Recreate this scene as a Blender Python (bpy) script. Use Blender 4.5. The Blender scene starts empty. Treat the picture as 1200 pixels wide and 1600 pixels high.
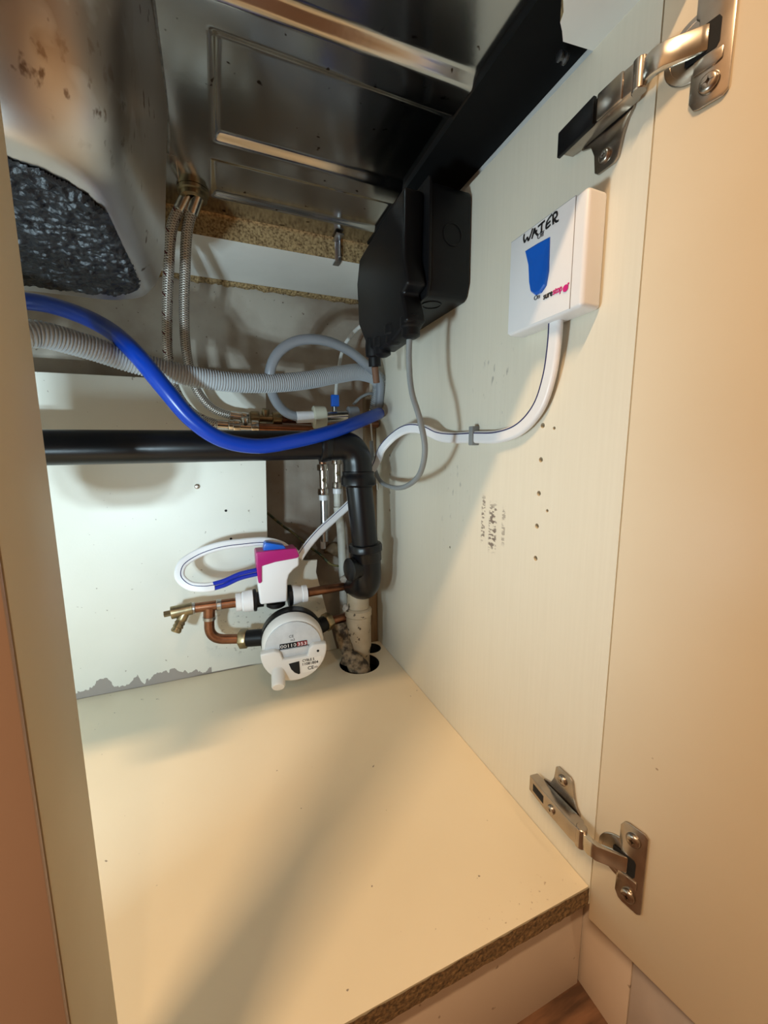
import bpy, bmesh, math, random
from mathutils import Vector, Matrix, noise

random.seed(7)
S = bpy.context.scene
COL = S.collection

# ------------------------------------------------------------------ camera
cam = bpy.data.objects.new('camera', bpy.data.cameras.new('camera'))
COL.objects.link(cam)
cam.data.sensor_fit = 'HORIZONTAL'
cam.data.sensor_width = 36.0
cam.data.lens = 36.0 * 618.72 / 1200.0
cam.data.clip_start = 0.01
R_ = Vector((0.9257, -0.3781, -0.0047))
U_ = Vector((0.0592, 0.1327, 0.9894))
F_ = Vector((0.3735, 0.9162, -0.1452))
M = Matrix((R_, U_, -F_)).transposed().to_4x4()
M.translation = Vector((-0.2872, -0.2136, 0.3902))
cam.matrix_world = M
S.camera = cam

# ------------------------------------------------------------------ light and exposure
W = bpy.data.worlds.new('world'); S.world = W; W.use_nodes = True
W.node_tree.nodes['Background'].inputs[0].default_value = (1.0, 0.78, 0.55, 1)
W.node_tree.nodes['Background'].inputs[1].default_value = 0.05
S.view_settings.view_transform = 'Standard'
S.view_settings.look = 'None'
S.view_settings.gamma = 1.0
S.view_settings.use_curve_mapping = False
S.view_settings.exposure = 0.0

def area(name, loc, target, power, color, size, shape='DISK', spread=180):
    l = bpy.data.lights.new(name, 'AREA'); l.energy = power; l.color = color; l.shape = shape; l.size = size
    l.spread = math.radians(spread)
    o = bpy.data.objects.new(name, l); COL.objects.link(o); o.location = loc
    o.rotation_euler = (Vector(target) - Vector(loc)).to_track_quat('-Z', 'Y').to_euler()
    return o
# hand torch held to the left of the camera, cool white, three emitters
for dx, dz in ((-.015, .008), (.015, .008), (0, -.018)):
    area('torch_light', (-.52 + dx, -.10, .25 + dz), (-.68, .5, .48), 1.08, (.66, .88, 1.0), .016, spread=150)
# unseen cool fill light added in the left half of the cabinet, behind the post
area('cool_fill_light', (-.62, .04, .22), (.0, .24, .60), .95, (.66, .88, 1.0), .09, spread=110)
# kitchen ceiling lamp, warm
lamp = area('ceiling_lamp_or_fill', (-1.25, -.91, 2.2), (-1.25, .1, 0), 50, (1.0, .68, .39), .62, 'RECTANGLE')   # a strip lamp along the units
lamp.data.size_y = .07
area('ceiling_lamp_or_fill', (-.20, -1.7, 2.2), (-.2, -.5, 0), 8, (1.0, .68, .40), .16)  # weak warm fill, added for general brightness

# ------------------------------------------------------------------ materials
def mat(name, color, rough=.5, metal=0.0, color2=None, scale=20.0, contrast=(.35, .65), bump=0.0, bscale=None, stretch=(1, 1, 1), spec=.5, specks=None, coat=0.0, trans=0.0):
    m = bpy.data.materials.new(name); m.use_nodes = True
    nt = m.node_tree; N = nt.nodes; L = nt.links
    b = N['Principled BSDF']
    b.inputs['Base Color'].default_value = (*color, 1)
    b.inputs['Roughness'].default_value = rough
    b.inputs['Metallic'].default_value = metal
    b.inputs['Specular IOR Level'].default_value = spec
    b.inputs['Coat Weight'].default_value = coat
    b.inputs['Transmission Weight'].default_value = trans
    tc = N.new('ShaderNodeTexCoord')
    geo = N.new('ShaderNodeNewGeometry')
    mp = N.new('ShaderNodeMapping'); mp.inputs['Scale'].default_value = stretch
    L.new(geo.outputs['Position'], mp.inputs['Vector'])
    last = None
    if color2:
        n = N.new('ShaderNodeTexNoise'); n.inputs['Scale'].default_value = scale; n.inputs['Detail'].default_value = 6
        L.new(mp.outputs['Vector'], n.inputs['Vector'])
        r = N.new('ShaderNodeValToRGB')
        r.color_ramp.elements[0].position = contrast[0]; r.color_ramp.elements[1].position = contrast[1]
        r.color_ramp.elements[0].color = (*color, 1); r.color_ramp.elements[1].color = (*color2, 1)
        L.new(n.outputs['Fac'], r.inputs['Fac'])
        last = r.outputs['Color']
    if specks:
        scol, sscale, thr = specks
        n = N.new('ShaderNodeTexNoise'); n.inputs['Scale'].default_value = sscale; n.inputs['Detail'].default_value = 2
        L.new(geo.outputs['Position'], n.inputs['Vector'])
        r = N.new('ShaderNodeValToRGB'); r.color_ramp.elements[0].position = thr; r.color_ramp.elements[1].position = thr + .03
        L.new(n.outputs['Fac'], r.inputs['Fac'])
        mx = N.new('ShaderNodeMixRGB'); mx.inputs[1].default_value = (*color, 1); mx.inputs[2].default_value = (*scol, 1)
        if last: L.new(last, mx.inputs[1])
        L.new(r.outputs['Color'], mx.inputs[0]); last = mx.outputs[0]
    if last: L.new(last, b.inputs['Base Color'])
    if bump:
        n = N.new('ShaderNodeTexNoise'); n.inputs['Scale'].default_value = bscale or scale; n.inputs['Detail'].default_value = 5
        L.new(mp.outputs['Vector'], n.inputs['Vector'])
        bp = N.new('ShaderNodeBump'); bp.inputs['Strength'].default_value = bump; bp.inputs['Distance'].default_value = .002
        L.new(n.outputs['Fac'], bp.inputs['Height']); L.new(bp.outputs['Normal'], b.inputs['Normal'])
    m['_last'] = 0
    return m

def marks(m, col, boxes, scale, thr, stretch=(1, 1, 1)):
    """dirt, wear or painted gap shadow inside given world boxes (x0,x1,y0,y1,z0,z1): each with a shape of its own"""
    nt = m.node_tree; N = nt.nodes; L = nt.links; b = N['Principled BSDF']
    geo = N.new('ShaderNodeNewGeometry'); sep = N.new('ShaderNodeSeparateXYZ'); L.new(geo.outputs['Position'], sep.inputs[0])
    tot = None
    def math_(op, a, bb):
        n = N.new('ShaderNodeMath'); n.operation = op; n.use_clamp = op != 'SUBTRACT'
        for i, v in enumerate((a, bb)):
            if isinstance(v, (int, float)): n.inputs[i].default_value = v
            else: L.new(v, n.inputs[i])
        return n.outputs[0]
    for (x0, x1, y0, y1, z0, z1, k) in boxes:
        w = None
        for ax, lo, hi in ((0, x0, x1), (1, y0, y1), (2, z0, z1)):
            mr = N.new('ShaderNodeMapRange'); mr.interpolation_type = 'SMOOTHSTEP'
            c = (lo + hi) / 2; h = (hi - lo) / 2
            d = math_('ABSOLUTE', math_('SUBTRACT', sep.outputs[ax], c), 0)
            mr.inputs[1].default_value = h * .6; mr.inputs[2].default_value = h; mr.inputs[3].default_value = 1; mr.inputs[4].default_value = 0
            L.new(d, mr.inputs[0])
            w = mr.outputs[0] if w is None else math_('MULTIPLY', w, mr.outputs[0])
        w = math_('MULTIPLY', w, k)
        tot = w if tot is None else math_('MAXIMUM', tot, w)
    mp = N.new('ShaderNodeMapping'); mp.inputs['Scale'].default_value = stretch; L.new(geo.outputs['Position'], mp.inputs['Vector'])
    n = N.new('ShaderNodeTexNoise'); n.inputs['Scale'].default_value = scale; n.inputs['Detail'].default_value = 3
    L.new(mp.outputs[0], n.inputs['Vector'])
    r = N.new('ShaderNodeValToRGB'); r.color_ramp.elements[0].position = thr; r.color_ramp.elements[1].position = thr + .08
    L.new(n.outputs['Fac'], r.inputs['Fac'])
    f = math_('MULTIPLY', r.outputs['Color'], tot)
    mx = N.new('ShaderNodeMixRGB'); mx.inputs[2].default_value = (*col, 1)
    if b.inputs['Base Color'].is_linked: L.new(b.inputs['Base Color'].links[0].from_socket, mx.inputs[1])
    else: mx.inputs[1].default_value = b.inputs['Base Color'].default_value
    L.new(f, mx.inputs[0]); L.new(mx.outputs[0], b.inputs['Base Color'])

CREAM = (.74, .68, .55)
M_side = mat('cream woodgrain laminate', (.75, .70, .58), .42, color2=(.73, .68, .56), scale=14, stretch=(1, 22, .7), bump=.05, bscale=22)
marks(M_side, (.22, .20, .19), [(-.01, .01, .125, .21, .40, .52, .55), (-.01, .01, .20, .28, .25, .40, .40)], 130, .63, (1, 1, .40))
marks(M_side, (.20, .16, .13), [(-.01, .01, .1490, .1660, .272, .338, 1.0), (-.01, .01, .1715, .1800, .280, .345, .9), (-.01, .01, .1350, .1420, .285, .335, .6)], 300, .47, (1, .45, 1))
M_base = mat('cream base laminate', (.75, .66, .50), .36, color2=(.72, .63, .47), scale=5, specks=((.25, .2, .15), 95, .75), bump=.02, bscale=60)
marks(M_base, (.30, .20, .12), [(-.12, .01, -.01, .03, -.01, .01, .7)], 240, .66)
M_back = mat('cream back panel', (.76, .74, .66), .45, color2=(.72, .70, .61), scale=7, specks=((.40, .36, .30), 120, .74), bump=.04, bscale=300)
def torn_strip(m, col, x0, x1):
    nt = m.node_tree; N = nt.nodes; L = nt.links; b = N['Principled BSDF']
    geo = N.new('ShaderNodeNewGeometry'); sep = N.new('ShaderNodeSeparateXYZ'); L.new(geo.outputs['Position'], sep.inputs[0])
    mp = N.new('ShaderNodeMapping'); mp.inputs['Scale'].default_value = (46, 0, 22); L.new(geo.outputs['Position'], mp.inputs[0])
    n = N.new('ShaderNodeTexNoise'); n.inputs['Scale'].default_value = 1; n.inputs['Detail'].default_value = 5; L.new(mp.outputs[0], n.inputs['Vector'])
    a = N.new('ShaderNodeMath'); a.operation = 'MULTIPLY_ADD'; a.inputs[1].default_value = .085; a.inputs[2].default_value = -.0275; L.new(n.outputs['Fac'], a.inputs[0])
    g = N.new('ShaderNodeMath'); g.operation = 'GREATER_THAN'; L.new(a.outputs[0], g.inputs[0]); L.new(sep.outputs[2], g.inputs[1])
    l = N.new('ShaderNodeMath'); l.operation = 'LESS_THAN'; L.new(sep.outputs[0], l.inputs[0]); l.inputs[1].default_value = x1
    f = N.new('ShaderNodeMath'); f.operation = 'MULTIPLY'; L.new(g.outputs[0], f.inputs[0]); L.new(l.outputs[0], f.inputs[1])
    mx = N.new('ShaderNodeMixRGB'); mx.inputs[2].default_value = (*col, 1); L.new(b.inputs['Base Color'].links[0].from_socket, mx.inputs[1])
    L.new(f.outputs[0], mx.inputs[0]); L.new(mx.outputs[0], b.inputs['Base Color'])
torn_strip(M_back, (.33, .29, .26), -.6, -.325)
marks(M_back, (.22, .19, .16), [(-.36, -.24, .5, .54, -.004, .003, 1.0)], 25, .30)  # shadow of the gap under the panel, painted as a thin dark line
marks(M_back, (.30, .28, .25), [(-.34, -.10, .5, .54, .02, .12, .6)], 130, .60)
M_door = mat('cream door laminate', (.74, .63, .47), .40, color2=(.71, .60, .44), scale=6, specks=((.40, .29, .18), 90, .77), bump=.02, bscale=40)
M_post = mat('cream post laminate', (.60, .53, .38), .45, color2=(.56, .49, .34), scale=9, specks=((.3, .24, .16), 60, .72), bump=.03)
M_front = mat('pink beige door front', (.44, .31, .25), .45, color2=(.40, .28, .22), scale=6)
M_plinth = mat('pale pink plinth laminate', (.66, .56, .48), .5, color2=(.62, .53, .45), scale=9, specks=((.35, .28, .22), 70, .72))
M_plinth2 = mat('pale grey plinth laminate', (.54, .48, .45), .5, color2=(.48, .43, .41), scale=30)
M_under = mat('white worktop underside', (.86, .85, .80), .45, color2=(.80, .79, .74), scale=10)
M_chip = mat('raw chipboard', (.46, .32, .15), .9, color2=(.14, .08, .03), scale=290, contrast=(.40, .66), bump=.8, bscale=230)
M_chipdark = mat('dirty chipboard edge', (.24, .15, .07), .9, color2=(.07, .045, .022), scale=330, contrast=(.34, .66), bump=.8, bscale=230)
M_plaster = mat('grimy plaster', (.46, .41, .34), .85, color2=(.27, .21, .16), scale=9, contrast=(.35, .68), specks=((.16, .12, .09), 130, .70), bump=.3, bscale=45)
M_brownedge = mat('brown glue line', (.13, .06, .03), .7)
M_steel = mat('stained brushed steel', (.56, .53, .50), .17, 1.0, color2=(.52, .50, .47), scale=12, stretch=(1, 1, 1), specks=((.10, .07, .05), 75, .70), bump=.02, bscale=120)
M_bowl = mat('brushed bowl steel', (.62, .60, .58), .36, 1.0, color2=(.52, .49, .46), scale=9, specks=((.14, .09, .06), 55, .69), bump=.02, bscale=90)
marks(M_bowl, (.10, .05, .025), [(-.42, -.315, .0, .17, .555, .69, .9)], 150, .615, (1, 1, .6))
marks(M_bowl, (.38, .31, .25), [(-.40, -.315, .0, .15, .57, .68, .8)], 30, .45)
M_pad = mat('black bitumen pad', (.005, .005, .006), .40, bump=.35, bscale=420, spec=.25)
M_black = mat('black plastic', (.004, .004, .005), .42, bump=.03, bscale=400, spec=.28)
M_blackpipe = mat('black waste pipe plastic', (.005, .005, .006), .30, bump=.03, bscale=60, spec=.35)
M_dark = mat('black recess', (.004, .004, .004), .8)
M_blue = mat('blue pipe plastic', (.001, .040, .36), .30, spec=.4)
M_corr = mat('pale grey ribbed hose', (.46, .48, .50), .45)
M_grey = mat('grey pvc hose', (.26, .28, .31), .35)
M_cable = mat('grey cable', (.25, .26, .26), .5)
M_whitecable = mat('white cable', (.68, .67, .63), .45)
M_white = mat('white plastic', (.80, .79, .80), .35)
M_offwhite = mat('ivory plastic', (.66, .65, .52), .4)
M_meterwhite = mat('off white meter plastic', (.74, .72, .69), .38)
M_meterglass = mat('cloudy clear plastic', (.60, .62, .64), .22, color2=(.52, .54, .56), scale=60)
M_magenta = mat('magenta plastic', (.40, .012, .16), .32)
M_bluekey = mat('blue rocker plastic', (.006, .11, .55), .3)
M_bluetube = mat('blue inner tube', (.008, .03, .42), .3)
M_navy = mat('navy stripe', (.02, .02, .10), .4)
M_ink = mat('black marker ink', (.006, .006, .008), .5)
M_pink = mat('magenta print', (.62, .02, .20), .45)
M_greyink = mat('grey print', (.10, .10, .11), .5)
M_copper = mat('tarnished copper', (.34, .16, .09), .36, 1.0, color2=(.17, .075, .045), scale=45, contrast=(.35, .75))
M_solder = mat('solder collar', (.55, .53, .50), .35, 1.0, color2=(.30, .28, .26), scale=120)
M_brass = mat('dull brass', (.42, .34, .20), .38, 1.0, color2=(.26, .21, .13), scale=70)
M_chrome = mat('plated valve metal', (.66, .62, .56), .22, 1.0, color2=(.50, .46, .40), scale=60)
M_nickel = mat('tarnished nickel hinge', (.50, .44, .38), .27, 1.0, color2=(.34, .29, .24), scale=55, contrast=(.35, .75))
M_zinc = mat('zinc clip', (.50, .51, .53), .3, 1.0)
M_soil = mat('dirty beige drain pipe', (.44, .36, .25), .5, specks=((.07, .05, .03), 75, .63), color2=(.34, .27, .18), scale=25)
M_lag = mat('grimy lagged pipe', (.26, .20, .13), .85, color2=(.03, .022, .015), scale=70, contrast=(.42, .6), bump=.6, bscale=90)
M_paint = mat('old white paint', (.62, .60, .53), .5, color2=(.44, .40, .34), scale=40, contrast=(.5, .8))
M_wood = mat('dark worn floor wood', (.20, .10, .055), .45, color2=(.07, .035, .02), scale=16, stretch=(1, 6, 1), bump=.2)
M_timber = mat('brown timber', (.30, .21, .12), .7, color2=(.20, .13, .07), scale=18, stretch=(5, 5, 1))
M_room = mat('warm kitchen wall paint', (.58, .48, .38), .8, color2=(.55, .45, .36), scale=3)
M_ceil = mat('white ceiling paint', (.75, .72, .68), .8, color2=(.72, .69, .65), scale=3)
M_blackstrip = mat('flat black strip', (.004, .004, .004), .75, spec=.2)
M_earth = mat('earth wire sheath', (.16, .13, .04), .5, color2=(.03, .05, .02), scale=70, contrast=(.45, .55))
M_rubble = mat('old mortar', (.50, .47, .41), .95, color2=(.27, .23, .19), scale=60, bump=.8)
M_lampglow = bpy.data.materials.new('ceiling lamp glass')

def braid(name, c1, c2, fleck=None):
    m = bpy.data.materials.new(name); m.use_nodes = True; nt = m.node_tree; N = nt.nodes; L = nt.links; b = N['Principled BSDF']
    b.inputs['Metallic'].default_value = .8; b.inputs['Roughness'].default_value = .36
    uv = N.new('ShaderNodeUVMap'); uv.uv_map = 'UVMap'
    heights = []
    for ang in (1, -1):
        mp = N.new('ShaderNodeMapping'); mp.inputs['Scale'].default_value = (6, 330 * 1.0, 1)
        mp.inputs['Rotation'].default_value = (0, 0, 0)
        L.new(uv.outputs[0], mp.inputs[0])
        sp = N.new('ShaderNodeSeparateXYZ'); L.new(mp.outputs[0], sp.inputs[0])
        ad = N.new('ShaderNodeMath'); ad.operation = 'MULTIPLY_ADD'; L.new(sp.outputs[0], ad.inputs[0]); ad.inputs[1].default_value = ang; L.new(sp.outputs[1], ad.inputs[2])
        s = N.new('ShaderNodeMath'); s.operation = 'MULTIPLY'; s.inputs[1].default_value = 6.2832; L.new(ad.outputs[0], s.inputs[0])
        si = N.new('ShaderNodeMath'); si.operation = 'SINE'; L.new(s.outputs[0], si.inputs[0]); heights.append(si.outputs[0])
    mu = N.new('ShaderNodeMath'); mu.operation = 'MAXIMUM'; L.new(heights[0], mu.inputs[0]); L.new(heights[1], mu.inputs[1])
    r = N.new('ShaderNodeValToRGB'); r.color_ramp.elements[0].color = (*c2, 1); r.color_ramp.elements[1].color = (*c1, 1)
    r.color_ramp.elements[0].position = 0; r.color_ramp.elements[1].position = .9
    L.new(mu.outputs[0], r.inputs['Fac']); L.new(r.outputs[0], b.inputs['Base Color'])
    bp = N.new('ShaderNodeBump'); bp.inputs['Strength'].default_value = .5; bp.inputs['Distance'].default_value = .001
    L.new(mu.outputs[0], bp.inputs['Height']); L.new(bp.outputs[0], b.inputs['Normal'])
    if fleck:
        mp = N.new('ShaderNodeMapping'); mp.inputs['Scale'].default_value = (1, 1, 1); L.new(uv.outputs[0], mp.inputs[0])
        sp = N.new('ShaderNodeSeparateXYZ'); L.new(mp.outputs[0], sp.inputs[0])
        ma = N.new('ShaderNodeMath'); ma.operation = 'MULTIPLY_ADD'; ma.inputs[1].default_value = 40; L.new(sp.outputs[1], ma.inputs[0]); L.new(sp.outputs[0], ma.inputs[2])
        fr = N.new('ShaderNodeMath'); fr.operation = 'FRACT'; L.new(ma.outputs[0], fr.inputs[0])
        lt = N.new('ShaderNodeMath'); lt.operation = 'LESS_THAN'; lt.inputs[1].default_value = .10; L.new(fr.outputs[0], lt.inputs[0])
        f2 = N.new('ShaderNodeMath'); f2.operation = 'FRACT'; m2 = N.new('ShaderNodeMath'); m2.operation = 'MULTIPLY'; m2.inputs[1].default_value = 3; L.new(sp.outputs[0], m2.inputs[0]); L.new(m2.outputs[0], f2.inputs[0])
        g2 = N.new('ShaderNodeMath'); g2.operation = 'LESS_THAN'; g2.inputs[1].default_value = .45; L.new(f2.outputs[0], g2.inputs[0])
        m3 = N.new('ShaderNodeMath'); m3.operation = 'MULTIPLY'; L.new(lt.outputs[0], m3.inputs[0]); L.new(g2.outputs[0], m3.inputs[1]); lt = m3
        mx = N.new('ShaderNodeMixRGB'); mx.inputs[2].default_value = (*fleck, 1); L.new(lt.outputs[0], mx.inputs[0]); L.new(r.outputs[0], mx.inputs[1]); L.new(mx.outputs[0], b.inputs['Base Color'])
    return m
M_braid1 = braid('braided hose with dark red flecks', (.58, .53, .47), (.20, .17, .15), (.10, .02, .02))
M_braid2 = braid('braided steel hose', (.60, .55, .49), (.22, .19, .16))

# ------------------------------------------------------------------ helpers
ORG = {}
def thing(name, label, cat, loc, group=None):
    o = bpy.data.objects.new(name, None); COL.objects.link(o); o.empty_display_size = .02
    o.location = loc; ORG[o.name] = Vector(loc)
    o['label'] = label; o['category'] = cat
    if group: o['group'] = group
    return o
def link(name, me, m, parent=None, label=None, kind=None, smooth=False):
    """mesh given in world coordinates; origin moved to its centre"""
    if not me.vertices: raise RuntimeError(name)
    xs = [v.co for v in me.vertices]
    lo = Vector([min(c[i] for c in xs) for i in range(3)]); hi = Vector([max(c[i] for c in xs) for i in range(3)])
    c = (lo + hi) / 2
    if parent is None: c.z = lo.z
    me.transform(Matrix.Translation(-c))
    if m and not me.materials:
        me.materials.append(m)
    o = bpy.data.objects.new(name, me); COL.objects.link(o)
    ORG[o.name] = c.copy()
    if parent:
        o.parent = parent; o.location = c - ORG[parent.name]
    else: o.location = c
    if label: o['label'] = label
    if kind: o['kind'] = kind
    if smooth:
        for p in me.polygons: p.use_smooth = True
        if smooth == 'auto':
            bm = bmesh.new(); bm.from_mesh(me)
            for e in bm.edges:
                if len(e.link_faces) == 2 and e.calc_face_angle(0) > math.radians(35): e.smooth = False
            bm.to_mesh(me); bm.free()
    return o
def tag(o, label, cat, group=None):
    o['label'] = label; o['category'] = cat
    if group: o['group'] = group
    return o
def me_from(verts, faces, name='m'):
    me = bpy.data.meshes.new(name); me.from_pydata([tuple(v) for v in verts], [], faces); me.update()
    return me
def bm_mesh(bm, name='m'):
    bmesh.ops.recalc_face_normals(bm, faces=bm.faces)
    me = bpy.data.meshes.new(name); bm.to_mesh(me); bm.free(); return me
def bevel(bm, w, seg=2, angle=30):
    if w <= 0: return
    es = [e for e in bm.edges if len(e.link_faces) == 2 and e.calc_face_angle(0) > math.radians(angle)]
    bmesh.ops.bevel(bm, geom=es, offset=w, segments=seg, affect='EDGES', profile=.5, clamp_overlap=True)
def box(name, x0, x1, y0, y1, z0, z1, m, parent=None, bev=.001, **k):
    bm = bmesh.new()
    vs = [bm.verts.new((x, y, z)) for x in (x0, x1) for y in (y0, y1) for z in (z0, z1)]
    for f in ((0, 1, 3, 2), (4, 6, 7, 5), (0, 4, 5, 1), (2, 3, 7, 6), (0, 2, 6, 4), (1, 5, 7, 3)): bm.faces.new([vs[i] for i in f])
    bmesh.ops.recalc_face_normals(bm, faces=bm.faces)
    bevel(bm, bev)
    return link(name, bm_mesh(bm), m, parent, smooth='auto' if bev else False, **k)
def frame(d, ref=None):
    d = Vector(d).normalized()
    ref = Vector(ref) if ref else (Vector((0, 0, 1)) if abs(d.z) < .9 else Vector((0, 1, 0)))
    a = ref.cross(d).normalized(); b = d.cross(a)
    return a, b, d
def prism(name, pts, ext, m, parent=None, bev=.001, seg=2, **k):
    """polygon pts (3D, planar) extruded by vector ext"""
    bm = bmesh.new(); e = Vector(ext)
    a = [bm.verts.new(p) for p in pts]; b = [bm.verts.new(Vector(p) + e) for p in pts]
    n = len(pts)
    bm.faces.new(a); bm.faces.new(b[::-1])
    for i in range(n): bm.faces.new((a[i], b[i], b[(i + 1) % n], a[(i + 1) % n]))
    bmesh.ops.recalc_face_normals(bm, faces=bm.faces)
    bevel(bm, bev, seg)
    return link(name, bm_mesh(bm), m, parent, smooth='auto', **k)
def lathe(name, p0, d, prof, m, parent=None, seg=32, smooth='auto', hexa=False, **k):
    """profile [(radius, height along d)]; r=0 closes"""
    a, b, d = frame(d); p0 = Vector(p0)
    n = 6 if hexa else seg
    vs = []; fs = []; rings = []
    for r, h in prof:
        if r <= 1e-6:
            rings.append([len(vs)]); vs.append(p0 + d * h)
        else:
            rings.append(list(range(len(vs), len(vs) + n)))
            for i in range(n):
                t = 2 * math.pi * i / n
                vs.append(p0 + d * h + a * (r * math.cos(t)) + b * (r * math.sin(t)))
    for A, B in zip(rings, rings[1:]):
        for i in range(n):
            j = (i + 1) % n
            if len(A) == 1 and len(B) == 1: continue
            if len(A) == 1: fs.append((A[0], B[i], B[j]))
            elif len(B) == 1: fs.append((A[j], A[i], B[0]))
            else: fs.append((A[i], B[i], B[j], A[j]))
    for R0 in (rings[0], rings[-1]):
        if len(R0) > 1: fs.append(tuple(R0))
    me = me_from(vs, fs)
    bm = bmesh.new(); bm.from_mesh(me); bmesh.ops.recalc_face_normals(bm, faces=bm.faces)
    if hexa: bevel(bm, .0006, 1, 20)
    bm.to_mesh(me); bm.free()
    return link(name, me, m, parent, smooth=smooth, **k)
def cyl(name, p0, p1, r, m, parent=None, bev=.0006, seg=28, r2=None, **k):
    d = Vector(p1) - Vector(p0); L = d.length; r2 = r if r2 is None else r2
    b = min(bev, L * .3, r * .3)
    return lathe(name, p0, d, [(r - b, 0), (r, b), (r2, L - b), (r2 - b, L)], m, parent, seg, **k)
def spline(pts, n=10):
    P = [Vector(p) for p in pts]
    if len(P) == 2: return [P[0].lerp(P[1], i / n) for i in range(n + 1)]
    P = [2 * P[0] - P[1]] + P + [2 * P[-1] - P[-2]]
    out = []
    for i in range(1, len(P) - 2):
        p0, p1, p2, p3 = P[i - 1:i + 3]
        # centripetal catmull-rom
        t0 = 0; t1 = t0 + max((p1 - p0).length, 1e-6) ** .5; t2 = t1 + max((p2 - p1).length, 1e-6) ** .5; t3 = t2 + max((p3 - p2).length, 1e-6) ** .5
        for k in range(n):
            t = t1 + (t2 - t1) * k / n
            a1 = p0 * ((t1 - t) / (t1 - t0)) + p1 * ((t - t0) / (t1 - t0))
            a2 = p1 * ((t2 - t) / (t2 - t1)) + p2 * ((t - t1) / (t2 - t1))
            a3 = p2 * ((t3 - t) / (t3 - t2)) + p3 * ((t - t2) / (t3 - t2))
            b1 = a1 * ((t2 - t) / (t2 - t0)) + a2 * ((t - t0) / (t2 - t0))
            b2 = a2 * ((t3 - t) / (t3 - t1)) + a3 * ((t - t1) / (t3 - t1))
            out.append(b1 * ((t2 - t) / (t2 - t1)) + b2 * ((t - t1) / (t2 - t1)))
    out.append(P[-2]); return out
def resample(P, step):
    out = [P[0]]; acc = 0
    for a, b in zip(P, P[1:]):
        L = (b - a).length; s = step - acc
        while s <= L:
            out.append(a.lerp(b, s / L)); s += step
        acc = (acc + L) % step
    if (out[-1] - P[-1]).length > step * .3: out.append(P[-1])
    return out
def sweep_mesh(P, prof, face=None, cap=True, rmod=None):
    """sweep closed 2D profile [(a,b)] along points P; face = vector the b axis keeps toward; rmod(i, s) scales radius"""
    n = len(prof); vs = []; fs = []; uvs = []
    T = []
    for i in range(len(P)):
        T.append((P[min(i + 1, len(P) - 1)] - P[max(i - 1, 0)]).normalized())
    a, b, _ = frame(T[0])
    s = 0
    for i, p in enumerate(P):
        if i: s += (p - P[i - 1]).length
        t = T[i]
        if face is not None:
            f = Vector(face(i / (len(P) - 1)) if callable(face) else face)
            b = (f - t * f.dot(t)).normalized(); a = b.cross(t)
        else:
            if i:
                q = T[i - 1].rotation_difference(t); a = q @ a
            a = (a - t * a.dot(t)).normalized(); b = t.cross(a)
        k = rmod(i, s) if rmod else 1
        for j, (u, v) in enumerate(prof):
            vs.append(p + a * (u * k) + b * (v * k)); uvs.append((j / n, s))
    for i in range(len(P) - 1):
        for j in range(n):
            jj = (j + 1) % n
            fs.append((i * n + j, i * n + jj, (i + 1) * n + jj, (i + 1) * n + j))
    if cap:
        fs.append(tuple(range(n - 1, -1, -1))); fs.append(tuple(range((len(P) - 1) * n, len(P) * n)))
    me = me_from(vs, fs)
    ul = me.uv_layers.new(name='UVMap')
    for poly in me.polygons:
        li = list(poly.loop_indices); us = [uvs[me.loops[l].vertex_index] for l in li]
        wrap = len(us) == 4 and max(u[0] for u in us) - min(u[0] for u in us) > .5
        for l, u in zip(li, us): ul.data[l].uv = (u[0] + (1 if wrap and u[0] < .5 else 0), u[1])
    return me
def circ(r, n=16): return [(r * math.cos(2 * math.pi * i / n), r * math.sin(2 * math.pi * i / n)) for i in range(n)]
def tube(name, pts, r, m, parent=None, n=10, sides=16, step=None, rmod=None, straight=False, **k):
    P = [Vector(p) for p in pts] if straight else spline(pts, n)
    if step: P = resample(P, step)
    me = sweep_mesh(P, circ(r, sides), rmod=rmod)
    return link(name, me, m, parent, smooth='auto', **k)
def bend(pts, r, n=8):
    """polyline with its inner corners rounded to radius r"""
    P = [Vector(p) for p in pts]; out = [P[0]]
    for a, b, c in zip(P, P[1:], P[2:]):
        d1 = (a - b).normalized(); d2 = (c - b).normalized()
        p = b + d1 * r; q = b + d2 * r
        for i in range(n + 1):
            t = i / n; out.append(p * (1 - t) ** 2 + b * 2 * t * (1 - t) + q * t ** 2)
    out.append(P[-1]); return out
def text(name, s, org, xd, yd, size, m, parent, bold=0.0, width=None, depth=.0002, **k):
    cu = bpy.data.curves.new('t', 'FONT'); cu.body = s; cu.size = size; cu.extrude = depth; cu.offset = bold; cu.resolution_u = 3
    o = bpy.data.objects.new('t', cu); COL.objects.link(o)
    bpy.context.view_layer.update()
    me = bpy.data.meshes.new_from_object(o.evaluated_get(bpy.context.evaluated_depsgraph_get()))
    bpy.data.objects.remove(o)
    xs = [v.co.x for v in me.vertices]; w = max(xs) - min(xs)
    sx = width / w if width else 1
    xd = Vector(xd).normalized(); yd = Vector(yd); yd = (yd - xd * yd.dot(xd)).normalized(); zd = xd.cross(yd)
    Mx = Matrix((xd * sx, yd, zd)).transposed().to_4x4(); Mx.translation = Vector(org) - xd * (min(xs) * sx)
    me.transform(Mx); me.materials.clear()
    return link(name, me, m, parent, **k)
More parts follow.
